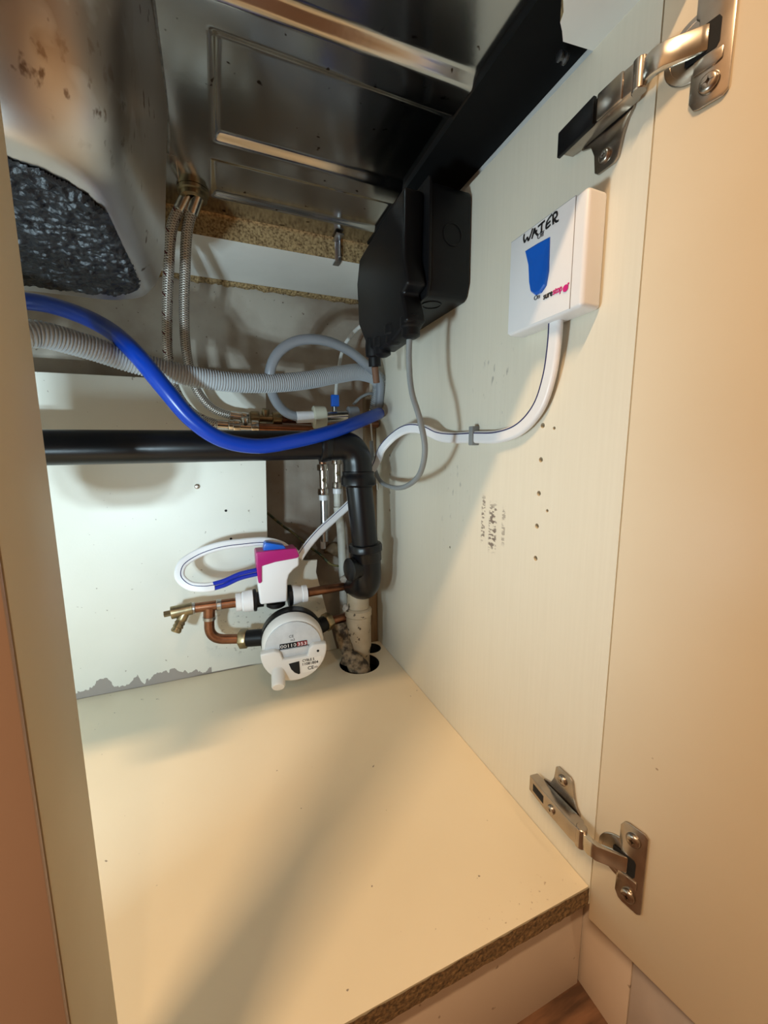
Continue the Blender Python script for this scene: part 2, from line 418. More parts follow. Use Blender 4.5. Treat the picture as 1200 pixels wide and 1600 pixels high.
def screw(name, p, d, r, m, parent, **k):
    """pan head screw with a cross recess"""
    a, b, d = frame(d); p = Vector(p)
    bm = bmesh.new(); n = 20; rings = []
    prof = [(1, 0), (1, .25), (.86, .5), (.62, .62)]
    for rr, h in prof: rings.append([bm.verts.new(p + d * (h * r) + a * (rr * r * math.cos(2 * math.pi * i / n)) + b * (rr * r * math.sin(2 * math.pi * i / n))) for i in range(n)])
    inner = []
    for i in range(n):
        t = 2 * math.pi * i / n; c = abs(math.cos(2 * t))
        rr = .55 if c > .93 else .2
        inner.append(bm.verts.new(p + d * (.6 * r) + a * (rr * r * math.cos(t)) + b * (rr * r * math.sin(t))))
    low = [bm.verts.new(v.co - d * (.35 * r)) for v in inner]
    allr = rings + [inner, low]
    for A, B in zip(allr, allr[1:]):
        for i in range(n): bm.faces.new((A[i], A[(i + 1) % n], B[(i + 1) % n], B[i]))
    bm.faces.new(low); bm.faces.new(rings[0][::-1])
    return link(name, bm_mesh(bm), m, parent, smooth='auto', **k)
def rrect(cx, cy, hx, hy, r, n=6):
    out = []
    for sx, sy, t0 in ((1, 1, 0), (-1, 1, 90), (-1, -1, 180), (1, -1, 270)):
        for i in range(n + 1):
            t = math.radians(t0 + 90 * i / n)
            out.append((cx + sx * (hx - r) + r * math.cos(t), cy + sy * (hy - r) + r * math.sin(t)))
    return out
def boolean(o, cutters):
    for c in cutters:
        md = o.modifiers.new('cut', 'BOOLEAN'); md.operation = 'DIFFERENCE'; md.solver = 'EXACT'; md.object = c
    bpy.context.view_layer.update()
    me = bpy.data.meshes.new_from_object(o.evaluated_get(bpy.context.evaluated_depsgraph_get()))
    o.modifiers.clear(); o.data = me
    for p in me.polygons: p.use_smooth = False
    for c in cutters:
        ORG.pop(c.name, None); bpy.data.objects.remove(c)

# ------------------------------------------------------------------ setting: the kitchen around the unit
RX0, RX1, RY0, RZ0, RZ1 = -2.3, 1.5, -2.3, -.147, 2.3
box('floor', RX0, RX1, RY0, .66, RZ0 - .04, RZ0, M_wood, bev=0, kind='structure')
box('ceiling', RX0, RX1, RY0, .66, RZ1, RZ1 + .04, M_ceil, bev=0, kind='structure')
box('wall_back', RX0, RX1, .615, .66, RZ0, RZ1, M_plaster, bev=0, kind='structure')
box('wall_left', RX0 - .04, RX0, RY0, .66, RZ0, RZ1, M_room, bev=0, kind='structure')
box('wall_right', RX1, RX1 + .04, RY0, .66, RZ0, RZ1, M_room, bev=0, kind='structure')
box('wall_front', RX0, RX1, RY0 - .04, RY0, RZ0, RZ1, M_room, bev=0, kind='structure')

# ------------------------------------------------------------------ the sink cabinet
CAB = thing('sink_cabinet', 'cream kitchen sink cabinet standing open with its hinged right door swung out', 'cabinet', (-.38, .28, RZ0))
side = box('side_panel', 0, .018, 0, .565, -.018, .70, M_side, CAB, 0)
holes = [(.0873, .4163), (.0874, .3838), (.0877, .351), (.088, .3184), (.0876, .2855), (.0757, .3354), (.0728, .413)]
holes += [(0.4617, 0.3869), (0.4619, 0.3529), (0.4621, 0.3197), (0.4623, 0.2860), (0.2491, 0.2615)]
cut = []
for i, (y, z) in enumerate(holes):
    r = .0026 if i < 5 or 7 <= i < 11 else .0016
    cut.append(cyl('cutter', (-.01, y, z), (.011, y, z), r, M_side, None, 0, 12))
boolean(side, cut)
base = box('base_panel', -.764, -.0005, 0.001, .52, -.018, 0, M_base, CAB, 0)
cut = [cyl('cutter', (-.068, .450, -.05), (-.068, .450, .02), .0375, M_base, None, 0, 40), cyl('cutter', (-.028, .497, -.05), (-.028, .497, .02), .021, M_base, None, 0, 32)]
boolean(base, cut)
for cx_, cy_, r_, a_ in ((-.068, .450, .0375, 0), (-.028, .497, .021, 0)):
    lathe('hole_ring', (cx_, cy_, -.0178), (0, 0, 1), [(r_ - .0002, 0), (r_ - .0002, .0174), (r_ - .0008, .0174), (r_ - .0008, 0)], M_dark, CAB, 40, label='black ring inside the pipe hole')  # thin black ring covering the cut edge inside each hole
# raw front edge of the base board, lumpy
def rough_strip(name, x0, x1, y, z0, z1, m, parent, amp=.0006, nx=160, nz=5, thick=.001, **k):
    vs = []; fs = []
    for i in range(nx + 1):
        for j in range(nz + 1):
            x = x0 + (x1 - x0) * i / nx; z = z0 + (z1 - z0) * j / nz
            d = amp * noise.noise(Vector((x * 260, z * 330, 1.7))) + amp * .6 * noise.noise(Vector((x * 90, z * 120, 4)))
            zz = z + (.0011 * noise.noise(Vector((x * 120, 3, z * 10))) - .0004 if j == 0 else 0) - (.0007 * max(0, noise.noise(Vector((x * 70, 9, 2)))) if j == nz else 0)
            vs.append((x, y - thick * .5 + d, zz))
    n1 = len(vs)
    for i in range(nx):
        for j in range(nz):
            a = i * (nz + 1) + j; fs.append((a, a + nz + 1, a + nz + 2, a + 1))
    return link(name, me_from(vs, fs), m, parent, smooth=False, **k)
rough_strip('front_edge', -.764, -.0005, 0.0005, -.0182, -.0002, M_chipdark, CAB, label='raw dirty chipboard front edge of the base board')
# back panel with its cut-out for the pipes
bp = [(-.764, 0), (-.764, .507), (-.384, .510), (-.207, .514), (-.2135, .376), (-.2175, .232), (-.2165, .216), (-.150, .190), (-.127, .189), (-.130, .165), (-.122, .130), (-.112, .085), (-.104, .050), (-.0925, .0)]
prism('back_panel', [(x, .52, z) for x, z in bp], (0, .006, 0), M_back, CAB, .0006, 1)
screw('panel_screw', (-0.3268, 0.5198, 0.3376), (0, -1, 0), .0042, M_nickel, CAB)
for p in ((-0.2844, 0.5195, 0.2940), (-0.2790, 0.5195, 0.2436)):
    cyl('nail_hole', p, (p[0], p[1] + .002, p[2]), .0022, M_dark, CAB, 0, 10)
box('left_side_panel', -.782, -.764, 0, .565, -.018, .70, M_side, CAB, .0005)
box('plinth_board', -.782, .019, .019, .035, RZ0, -.019, M_plinth, CAB, .0006)
# centre post with a pink beige front that matches the door fronts
PO = box('centre_post', -.398, -.3565, -.0465, .0005, -.06, .70, M_post, CAB, .0012)
box('post_glue_line', -.3975, -.3572, -.0478, -.0462, -.10, .70, M_brownedge, PO, .0003)
box('post_front', -.3925, -.3566, -.0500, -.0475, -.10, .70, M_front, PO, .0006, label='pink beige facing of the post')
box('post_front', -.4250, -.3935, -.0500, -.0475, -.10, .70, M_front, PO, .0006, label='pink beige facing of the post')
# right door, open about a hundred degrees
DA = Vector((.19085, -.98162, 0)); DN = Vector((-.98162, -.19085, 0)); DO = Vector((-.0006, -.0010, 0))
def dp(a, n, z): return DO + DA * a + DN * n + Vector((0, 0, z))
DOOR = prism('door', [dp(0, 0, -.032), dp(.395, 0, -.032), dp(.395, -.018, -.032), dp(0, -.018, -.032)], (0, 0, .722), M_door, CAB, .0012)
prism('door_front', [dp(0, -.0181, -.032), dp(.395, -.0181, -.032), dp(.395, -.020, -.032), dp(0, -.020, -.032)], (0, 0, .722), M_front, DOOR, .0003)

def hinge(zc, cover):
    k = 'upper' if cover else 'lower'
    # mounting plate on the side panel: a cross with two winged ears
    pl = [(.014, .0075), (.018, .012), (.021, .020), (.024, .033), (.027, .0355), (.041, .0355), (.044, .033), (.0455, .020), (.049, .012), (.058, .0085)]
    sg = -1 if cover else 1      # the far ear is short, tucked behind the arm
    pl2 = [(.014, .0075), (.018, .0088), (.049, .0088), (.058, .0085)]
    poly = [(y, sg * z) for y, z in pl] + [(y, -sg * z) for y, z in reversed(pl2)]
    H = prism('hinge', [(-.0003, y, zc + z) for y, z in poly], (-.0024, 0, 0), M_nickel, CAB, .0007, 2, label=('nickel concealed hinge with a black arm cover, at the top of the door' if cover else 'tarnished nickel concealed hinge near the bottom of the door'))
    for s in (sg,): screw('plate_screw', (-.0026, .0345, zc + s * .0265), (-1, 0, 0), .0050, M_nickel, H)
    # arm: a folded channel, higher at the pivot
    arm = [(-.003, .066), (-.0125, .067), (-.0150, .045), (-.0165, .012), (-.0155, .003), (-.010, .002), (-.004, .008)]
    prism('hinge_arm', [(x, y, zc - .0085) for x, y in arm], (0, 0, .017), M_nickel, H, .0010, 2)
    if cover:
        prism('arm_cover', [(-.0128, .0705, zc - .0092), (-.0160, .0705, zc - .0092), (-.0190, .034, zc - .0092), (-.0155, .034, zc - .0092)], (0, 0, .0184), M_black, H, .0006, label='black plastic arm cover')
        box('arm_step', -.0178, -.0150, .012, .0325, zc - .0088, zc + .0088, M_nickel, H, .0012)
    else:
        prism('arm_slot', [(-.0126, .061, zc - .0042), (-.0145, .045, zc - .0042), (-.0145, .045, zc + .0042), (-.0126, .061, zc + .0042)], (-.0006, 0, 0), M_dark, H, .0001)
        screw('adjusting_screw', (-.0154, .034, zc), (-1, 0, .0), .0042, M_nickel, H)
    cyl('pivot_pin', (-.0118, .0035, zc - .0095), (-.0118, .0035, zc + .0095), .0046, M_nickel, H)
    # link that reaches to the cup
    lk = [(-.0135, .004), (-.0150, -.006), (-.0130, -.013), (-.0070, -.020), (-.0010, -.027), (.0020, -.030), (.0035, -.027), (-.0020, -.019), (-.0080, -.012), (-.0100, -.006), (-.009, .003)]
    prism('hinge_link', [(x, y, zc - .0072) for x, y in lk], (0, 0, .0144), M_chrome, H, .0008)
    # cup and flange on the door
    fl = [(.0205, -.0150), (.0205, -.031), (.0235, -.0365), (.0265, -.0375), (.0385, -.0375), (.0412, -.035), (.0412, .035), (.0385, .0375), (.0265, .0375), (.0235, .0365), (.0205, .031), (.0205, .0150), (.0225, .013), (.0225, -.013)]
    prism('hinge_flange', [dp(a, .0002, zc + z) for a, z in fl], DN * .0019, M_nickel, H, .0007)
    lathe('hinge_cup', dp(.0225, .0001, zc), DN, [(.0185, 0), (.0185, .0010), (.0180, .0014), (.0150, .0014), (.0148, .0012), (0, .0012)], M_nickel, H, 40)
    prism('cup_recess', [dp(a, .0020, zc + z) for a, z in ((.0165, -.0085), (.0330, -.0085), (.0345, -.006), (.0345, .006), (.0330, .0085), (.0165, .0085))], DN * .0004, M_dark, H, .0001, 1)
    prism('cup_rib', [dp(a, .0020, zc + z) for a, z in ((.022, -.0095), (.036, -.0095), (.037, -.0105), (.037, -.0165), (.034, -.0175), (.022, -.0175))], DN * .0012, M_nickel, H, .0006)
    for s in (1, -1): screw('flange_screw', dp(.0312, .0019, zc + s * .0262), DN, .0056, M_nickel, H)
hinge(.0545, False)
hinge(.640, True)
# little plastic shelf stud high on the side panel
pk = (0.0000, 0.0830, 0.7167)
PEG = lathe('cable_stud', pk, (-1, 0, 0), [(.0040, 0), (.0040, .0015), (.0020, .0025), (.0020, .005), (.0038, .006), (.0038, .0075), (.002, .008)], M_zinc, CAB, 20, label='small grey metal stud near the top')

# neighbouring plinth boards that turn the corner
CP = thing('corner_plinth', 'pale plinth boards of the next unit running towards the camera under the open door', 'plinth', (.03, -.4, RZ0))
box('plinth_panel', .0215, .034, -.0295, .028, RZ0, -.033, M_plinth, CP, .0006)
box('plinth_panel', .0220, .034, -.80, -.0302, RZ0, -.036, M_plinth2, CP, .0006)

# ------------------------------------------------------------------ worktop with the sink cut-out
WT = thing('worktop', 'chipboard kitchen worktop seen from below with white underside and raw cut edge', 'worktop', (-.4, .3, .70))
def slab(name, poly, z0, z1, parent, **k):
    o = prism(name, [(x, y, z0) for x, y in poly], (0, 0, z1 - z0), None, parent, 0, **k)
    o.data.materials.append(M_under); o.data.materials.append(M_chip)
    for p in o.data.polygons: p.material_index = 0 if abs(p.normal.z) > .5 else 1
    return o
slab('back_slab', [(-1.4, .462), (.9, .447), (.9, .6145), (-1.4, .6145)], .70, .738, WT)
slab('front_slab', [(-1.4, -.03), (.9, -.03), (.9, .0555), (.005, .0545), (-.0273, .0585), (-.034, .053), (-.040, .049), (-.043, .043), (-.0494, .0373), (-.056, .030), (-.075, .022), (-1.4, .020)], .70, .738, WT)
box('right_slab', .021, .9, .0557, .4465, .70, .738, M_under, WT, 0)
box('left_slab', -1.4, -.70, .0205, .4560, .70, .738, M_under, WT, 0)
box('black_strip', -.046, .0205, .0590, .4455, .7280, .738, M_blackstrip, WT, 0, label='black strip between the drainer and the side panel')  # plain black strip along the drainer's right edge
def wt_edge():
    # ragged lower lip at the back of the underside
    vs = []; fs = []; n = 120
    for i in range(n + 1):
        x = -.40 + .40 * i / n
        d = .0035 + .003 * noise.noise(Vector((x * 60, 0, 0))) + .002 * noise.noise(Vector((x * 200, 1, 0)))
        for q in ((x, .6000, .6998), (x, .6140, .6998), (x, .6140, .6985 - d), (x, .606, .6992 - d)): vs.append(q)
    for i in range(n):
        for j in range(4): fs.append((i * 4 + j, i * 4 + (j + 1) % 4, i * 4 + 4 + (j + 1) % 4, i * 4 + 4 + j))
    fs += [(0, 1, 2, 3), (n * 4 + 3, n * 4 + 2, n * 4 + 1, n * 4)]
    return me_from(vs, fs)
link('ragged_lip', wt_edge(), M_chip, WT, label='ragged chipboard lip against the wall')

# ------------------------------------------------------------------ stainless sink
SINK = thing('sink', 'stainless steel sink seen from beneath with deep bowl and pressed drainer', 'sink', (-.33, .23, .55))
def ss(a, b, x): t = min(1, max(0, (x - a) / (b - a))); return t * t * (3 - 2 * t)
def cav(x, y, x0, x1, y0, y1, w, d, wl=None):
    wl = wl or w
    return d * min(ss(x0, x0 + wl, x), ss(-x1, -x1 + w, -x), ss(y0, y0 + w, y), ss(-y1, -y1 + w, -y))
def drain_h(x, y):
    yy = y + (x + .16) * .03
    h = cav(x, yy, -.60, .20, -.3, .156, .013, .007)
    h += cav(x, y, -.2755, .20, .182, .310, .012, .006, .008)
    h += cav(x, y, -.2785, .20, .336, .412, .010, .004, .006)
    return .730 + h
def drainer():
    vs = []; fs = []; nx, ny = 118, 176
    x0, x1, y0, y1 = -.3150, -.0465, .0230, .4490
    for j in range(ny + 1):
        for i in range(nx + 1):
            x = x0 + (x1 - x0) * i / nx; y = y0 + (y1 - y0) * j / ny
            vs.append((x, y, drain_h(x, y)))
    for j in range(ny):
        for i in range(nx):
            a = j * (nx + 1) + i; fs.append((a, a + nx + 1, a + nx + 2, a + 1))
    return me_from(vs, fs)
link('drainer', drainer(), M_steel, SINK, smooth=True)
box('rear_ledge', -.66, -.3152, .3485, .4490, .7300, .7312, M_steel, SINK, 0)
def corner_ring():
    a = rrect(-.488, .186, .1725, .1585, .070, 10); b = rrect(-.488, .186, .1732, .163, .0006, 10); n = len(a)
    vs = [(x, y, .7302) for x, y in a] + [(x, y, .7302) for x, y in b] + [(x, y, .7312) for x, y in a] + [(x, y, .7312) for x, y in b]
    fs = []
    for i in range(n):
        j = (i + 1) % n
        fs += [(i, j, n + j, n + i), (2 * n + i, 3 * n + i, 3 * n + j, 2 * n + j)]
    return me_from(vs, fs)
link('bowl_flange', corner_ring(), M_steel, SINK)
box('rim', -.73, .035, .4360, .4800, .7384, .7396, M_steel, SINK, .0004)
box('rim', -.73, .035, -.005, .0330, .7384, .7396, M_steel, SINK, .0004)
box('rim', -.73, -.655, .0332, .4358, .7384, .7396, M_steel, SINK, .0004)
box('rim', -.050, .035, .0332, .4358, .7384, .7396, M_steel, SINK, .0004)
def bowl():
    rings = []; vs = []; fs = []
    spec = [(.7310, .1730, .1590, .070), (.72, .1715, .1575, .068), (.66, .1665, .151, .066), (.60, .1615, .144, .064), (.578, .158, .1395, .062), (.563, .152, .133, .058), (.554, .145, .126, .052), (.5505, .137, .118, .045), (.550, .09, .08, .03), (.550, .03, .03, .02)]
    for z, hx, hy, r in spec:
        rr = rrect(-.488, .186, hx, hy, r, 10); rings.append(range(len(vs), len(vs) + len(rr))); vs += [(x, y, z) for x, y in rr]
    for A, B in zip(rings, rings[1:]):
        n = len(A)
        for i in range(n): fs.append((A[i], A[(i + 1) % n], B[(i + 1) % n], B[i]))
    fs.append(tuple(rings[-1]))
    return me_from(vs, fs)
B_ = link('bowl', bowl(), M_bowl, SINK, smooth=True)
tube('weld_line', [(-.3135, .06, .7298), (-.3140, .18, .7298), (-.3170, .30, .7298), (-.3215, .345, .7298)], .0013, M_solder, B_, sides=8)
def pad():
    x0, x1, y0, y1, st = -.615, -.345, .0825, .2840, .0010
    nx, ny = int((x1 - x0) / st), int((y1 - y0) / st); r = .048; idx = {}; vs = []; fs = []
    def inside(x, y):
        j = .0022 * noise.noise(Vector((x * 130, y * 130, 3)))
        dx = max(abs(x + .480) - (.1335 - r), 0); dy = max(abs(y - .183) - (.1000 - r), 0)
        return r + j - math.hypot(dx, dy)
    for i in range(nx + 1):
        for j in range(ny + 1):
            x, y = x0 + st * i, y0 + st * j; e = inside(x, y)
            if e < 0: continue
            k = min(1, e / .004)
            w = Vector((x * 95 + .5 * noise.noise(Vector((x * 60, y * 60, 9))), y * 190, 0))
            d = .0024 + .0034 * (noise.noise(w)) + .0018 * noise.noise(w * 2.3 + Vector((4, 1, 2))) + .0010 * noise.noise(w * 5 + Vector((1, 7, 2)))
            idx[i, j] = len(vs); vs.append((x, y, .5498 - k * max(.0004, d)))
    for (i, j), v in idx.items():
        q = (v, idx.get((i + 1, j)), idx.get((i + 1, j + 1)), idx.get((i, j + 1)))
        if None not in q: fs.append(q[::-1])
    return me_from(vs, fs)
link('sound_pad', pad(), M_pad, SINK, smooth=True, label='lumpy black bitumen sound pad under the bowl')
# tap tail and backnut under the tap hole
lathe('tap_backnut', (-.300, .407, .7296), (0, 0, -1), [(.019, 0), (.019, .004), (.0165, .005), (.0165, .010), (.011, .011), (.011, .004), (0, .004)], M_brass, SINK, 32, label='dark backnut under the tap hole')
# sink clip biting the cut edge
def sink_clip(x, y):
    c = box('sink_clip', x - .0052, x + .0052, y - .0030, y - .0012, .698, .7255, M_zinc, SINK, .0006)
    box('clip_jaw', x - .0052, x + .0052, y - .0030, y + .014, .6965, .6985, M_zinc, c, .0005)
    box('clip_top', x - .0090, x + .0030, y - .026, y - .0012, .7255, .7275, M_zinc, c, .0005)
    cyl('clip_screw', (x + .0020, y - .006, .702), (x + .0020, y - .006, .7262), .0019, M_zinc, c)
sink_clip(-.0935, .4535)
# bottle trap under the bowl, hidden from the camera by the post but casting its shadow
TRAP = thing('bottle_trap', 'black bottle trap hanging under the sink bowl', 'trap', (-.475, .19, .281))
lathe('trap_cup', (-.475, .19, .281), (0, 0, 1), [(0, 0), (.022, .002), (.034, .010), (.0385, .022), (.039, .06), (.039, .185), (.034, .195), (.022, .20)], M_blackpipe, TRAP, 40)
cyl('trap_inlet', (-.475, .19, .478), (-.475, .19, .5475), .019, M_blackpipe, TRAP)
tube('trap_outlet', bend([(-.500, .215, .440), (-.555, .30, .4385), (-.62, .4145, .400)], .03), .0190, M_blackpipe, TRAP, straight=True)

# ------------------------------------------------------------------ black waste pipe
WP = thing('waste_pipe', 'black plastic waste pipe running level behind the blue pipe and turning down', 'pipe', (-.06, .40, .15))
Y0 = .415
cyl('level_pipe', (-.74, Y0, .3970), (-.125, Y0, .4045), .0225, M_blackpipe, WP, .0004, 40)
lathe('pipe_socket', (-.142, Y0, .4045), (1, 0, 0), [(.0226, 0), (.0265, .001), (.0275, .004), (.0275, .010), (.0262, .012), (.0262, .017), (.0245, .018), (.0245, .030)], M_blackpipe, WP, 40)
tube('swept_elbow', bend([(-.120, Y0, .4050), (-.0785, Y0, .4050), (-.0770, Y0, .345)], .034, 12), .0240, M_blackpipe, WP, sides=32, straight=True)
lathe('pipe_collar', (-.0770, Y0, .362), (0.001, 0, -1), [(.0248, 0), (.0265, .001), (.0265, .006), (.0272, .007), (.0290, .012), (.0290, .022), (.0270, .024), (.0225, .026)], M_blackpipe, WP, 40)
cyl('down_pipe', (-.0770, Y0, .350), (-.0640, Y0 + .004, .225), .0222, M_blackpipe, WP, .0004, 40)
lathe('pipe_collar', (-.0648, Y0 + .004, .238), (.06, .01, -1), [(.0228, 0), (.0275, .001), (.0290, .004), (.0290, .013), (.0275, .015), (.0268, .016), (.0268, .030), (.0262, .031)], M_blackpipe, WP, 40)
tube('lower_elbow', bend([(-.0634, Y0 + .005, .214), (-.0610, Y0 + .006, .160), (-.0630, .475, .145)], .026, 12), .0255, M_blackpipe, WP, sides=32, straight=True)
lathe('elbow_boss', (-.080, Y0 - .002, .196), (-1, -.25, .02), [(.017, 0), (.017, .010), (.020, .011), (.020, .018), (.0165, .020), (.006, .0205)], M_blackpipe, WP, 28)

# ------------------------------------------------------------------ drain stack in the corner
SP = thing('drain_stack', 'dirty beige drain pipe standing in the hole in the corner', 'pipe', (-.06, .462, -.10))
cyl('upper_pipe', (-.0650, .462, .070), (-.0640, .466, .155), .0205, M_soil, SP)
lathe('drain_socket', (-.0650, .462, -.10), (0, 0, 1), [(.0205, 0), (.0205, .112), (.0215, .122), (.0235, .130), (.0235, .190), (.0250, .192), (.0250, .203), (.0215, .206)], M_soil, SP, 36)
LG = thing('lagged_pipe', 'grimy flaking lagged pipe bending down into the corner hole', 'pipe', (-.09, .45, -.05))
tube('pipe_run', bend([(-.0990, .468, .078), (-.0960, .455, .045), (-.0840, .440, .010), (-.0660, .436, -.05)], .012), .0125, M_lag, LG, straight=True, rmod=lambda i, s: 1 + .10 * noise.noise(Vector((i * .7, s * 90, 0))))
tube('rag_wrap', bend([(-.0990, .444, .024), (-.0860, .433, .020), (-.0720, .430, .006), (-.0660, .432, -.02)], .01), .0150, M_lag, LG, straight=True, rmod=lambda i, s: 1 + .16 * noise.noise(Vector((i * 1.3, s * 120, 3))))
box('corner_batten', -.022, -.001, .528, .548, RZ0, .50, M_timber, CAB, .001, label='brown timber batten behind the corner')

# ------------------------------------------------------------------ big blue pipe
tag(tube('blue_pipe', [(-.60, .455, .575), (-0.5017, 0.4550, 0.5844), (-0.4617, 0.4400, 0.5754), (-0.4104, 0.4000, 0.5474), (-0.3711, 0.3500, 0.5063), (-0.3446, 0.3450, 0.4689), (-0.3179, 0.3500, 0.4337), (-0.2857, 0.3570, 0.4105), (-0.2415, 0.3630, 0.4016), (-0.1878, 0.3700, 0.4092), (-0.1268, 0.3850, 0.4245), (-0.0771, 0.4100, 0.4419), (-0.0359, 0.4450, 0.4564), (-.016, .474, .463)], .0103, M_blue, sides=20, label=''),
    'thick bright blue plastic pipe sweeping in an S across the cabinet', 'pipe')
# ribbed grey hose
RH = tube('ribbed_hose', [(-.62, .30, .545), (-0.4764, 0.3250, 0.5144), (-0.4586, 0.3350, 0.5177), (-0.4261, 0.3600, 0.5151), (-0.3804, 0.3850, 0.5054), (-0.3321, 0.4000, 0.4975), (-0.2765, 0.4150, 0.4935), (-0.2129, 0.4300, 0.4971), (-0.1511, 0.4450, 0.5081), (-0.0927, 0.4620, 0.5240), (-0.0469, 0.4780, 0.5333), (-0.0085, 0.4920, 0.5226), (-.006, .512, .470)], .0130, M_corr, n=24, sides=20, step=.0009,
          rmod=lambda i, s: 1.0 + (.085, .085, -.085, -.085)[i % 4])
tag(RH, 'pale grey ribbed drain hose crossing behind the blue pipe', 'hose')
# smooth grey hose with white end connector
GH = thing('grey_loop_hose', 'smooth grey hose looping up from the appliance valve above the ribbed hose', 'hose', (-.16, .46, .44))
tube('hose', [(-0.1621, 0.4750, 0.4520), (-0.1814, 0.4720, 0.4585), (-0.2013, 0.4550, 0.4761), (-0.2114, 0.4320, 0.5059), (-0.2014, 0.4250, 0.5369), (-0.1729, 0.4250, 0.5598), (-0.1320, 0.4300, 0.5678), (-0.0858, 0.4450, 0.5621), (-0.0471, 0.4600, 0.5448), (-0.0140, 0.4780, 0.5244), (-.006, .497, .478)], .0077, M_grey, GH)
cyl('hose_connector', (-0.1653, 0.4750, 0.4519), (-0.1337, 0.4750, 0.4539), .0098, M_white, GH, label='white end connector')

# ------------------------------------------------------------------ braided tap hoses and isolators
def tap_hose(label, pts, m, end):
    t = thing('tap_hose', label, 'hose', (pts[-1][0], pts[-1][1], pts[-1][2] - .01))
    tube('braided_hose', pts, .0068, m, t, n=14, sides=14)
    p, q = Vector(pts[-1]), Vector(end)
    cyl('hose_ferrule', p - (q - p) * .9, p + (q - p) * .35, .0078, M_chrome, t)
    lathe('hose_nut', p + (q - p) * .35, q - p, [(.0096, 0), (.0100, .001), (.0100, .0105), (.0096, .0115)], M_chrome, t, hexa=True)
    d = Vector(pts[1]) - Vector(pts[0])
    cyl('top_ferrule', Vector(pts[0]) - d * .01, Vector(pts[0]) + d.normalized() * .022, .0078, M_chrome, t)
    return t
tap_hose('left braided tap hose with dark red flecks dropping from the tap hole', [(-.3075, .408, .722), (-0.3270, 0.4120, 0.6874), (-0.3383, 0.4300, 0.6307), (-0.3459, 0.4500, 0.5785), (-0.3495, 0.4650, 0.5296), (-0.3424, 0.4780, 0.4820), (-0.3202, 0.4850, 0.4521), (-0.2934, 0.4880, 0.4403), (-0.2773, 0.4880, 0.4376)], M_braid1, (-0.2638, 0.4880, 0.4369))
tap_hose('right braided tap hose of plain steel dropping from the tap hole', [(-.2950, .404, .722), (-0.3087, 0.4120, 0.6909), (-0.3178, 0.4300, 0.6338), (-0.3239, 0.4520, 0.5816), (-0.3244, 0.4700, 0.5327), (-0.3150, 0.4830, 0.4889), (-0.2948, 0.4920, 0.4635), (-0.2685, 0.4960, 0.4537), (-0.2568, 0.4970, 0.4521)], M_braid2, (-0.2428, 0.4980, 0.4505))
def isolator(label, a, b, m):
    t = thing('isolating_valve', label, 'valve', (a[0], a[1], a[2] - .015))
    a, b = Vector(a), Vector(b); d = b - a; L = d.length; u = d.normalized()
    cyl('valve_body', a, b, .0072, m, t)
    lathe('compression_nut', a, d, [(.0118, 0), (.0124, .001), (.0124, L * .26), (.0118, L * .28)], m, t, hexa=True)
    lathe('compression_nut', a + d * .70, d, [(.0118, 0), (.0124, .001), (.0124, L * .28), (.0118, L * .30)], m, t, hexa=True)
    c = a + d * .48
    lathe('valve_boss', c, (0, -.35, 1), [(.0064, 0), (.0064, .0145), (.0056, .0158), (.0014, .0160), (.0014, .0150)], m, t, 16)
    return t
isolator('brass isolating valve on the end of the right tap hose', (-0.2377, 0.4980, 0.4507), (-0.1864, 0.4980, 0.4511), M_brass)
isolator('smaller plated isolating valve on the end of the left tap hose', (-0.2658, 0.4890, 0.4359), (-0.2259, 0.4890, 0.4347), M_chrome)
tag(cyl('copper_supply', (-0.1865, 0.4980, 0.4500), (-.004, .512, .447), .0075, M_copper), 'tarnished copper pipe running level behind the black waste pipe', 'pipe')
tag(cyl('copper_feed', (-0.2259, 0.4890, 0.4347), (-0.1221, 0.4890, 0.4323), .0075, M_copper), 'short lower copper pipe after the plated isolating valve', 'pipe')

# appliance valve with blue lever
AV = thing('appliance_valve', 'chrome appliance valve with ivory nut and small blue lever', 'valve', (-.10, .475, .43))
cyl('valve_body', (-0.1248, 0.4750, 0.4531), (-0.0729, 0.4750, 0.4568), .0098, M_chrome, AV)
lathe('ivory_nut', (-0.1370, 0.4750, 0.4528), (1, 0, .02), [(.0175, 0), (.0190, .001), (.0190, .020), (.0178, .0215)], M_offwhite, AV, 16, label='ivory plastic hose nut')
lathe('grey_nut', (-0.0753, 0.4750, 0.4568), (1, 0, .02), [(.0150, 0), (.0165, .001), (.0165, .018), (.0150, .019)], M_grey, AV, 16)
cyl('valve_stem', (-0.0985, 0.4750, 0.4615), (-0.0995, 0.4700, 0.4772), .0045, M_chrome, AV)
p = (-0.0999, 0.4680, 0.4812)
box('lever', p[0] - .0068, p[0] + .0068, p[1] - .005, p[1] + .003, p[2] - .010, p[2] + .0095, M_bluekey, AV, .0015, label='blue lever')
tag(tube('white_cable', [(-0.0848, 0.5200, 0.4720), (-0.0799, 0.5250, 0.5190), (-0.0678, 0.5200, 0.5812), (-0.0590, 0.5000, 0.5992), (-0.0510, 0.4600, 0.6072), (-0.0403, 0.4300, 0.6078)], .0032, M_whitecable, label=''), 'thin white cable rising behind the hoses to the black box', 'cable')
tag(tube('grey_wire', [(-0.0562, 0.5000, 0.4802), (-0.0399, 0.5000, 0.4946), (-0.0209, 0.5000, 0.5013), (-.008, .512, .493)], .0026, M_cable, label=''), 'short grey wire by the corner above the appliance valve', 'cable')

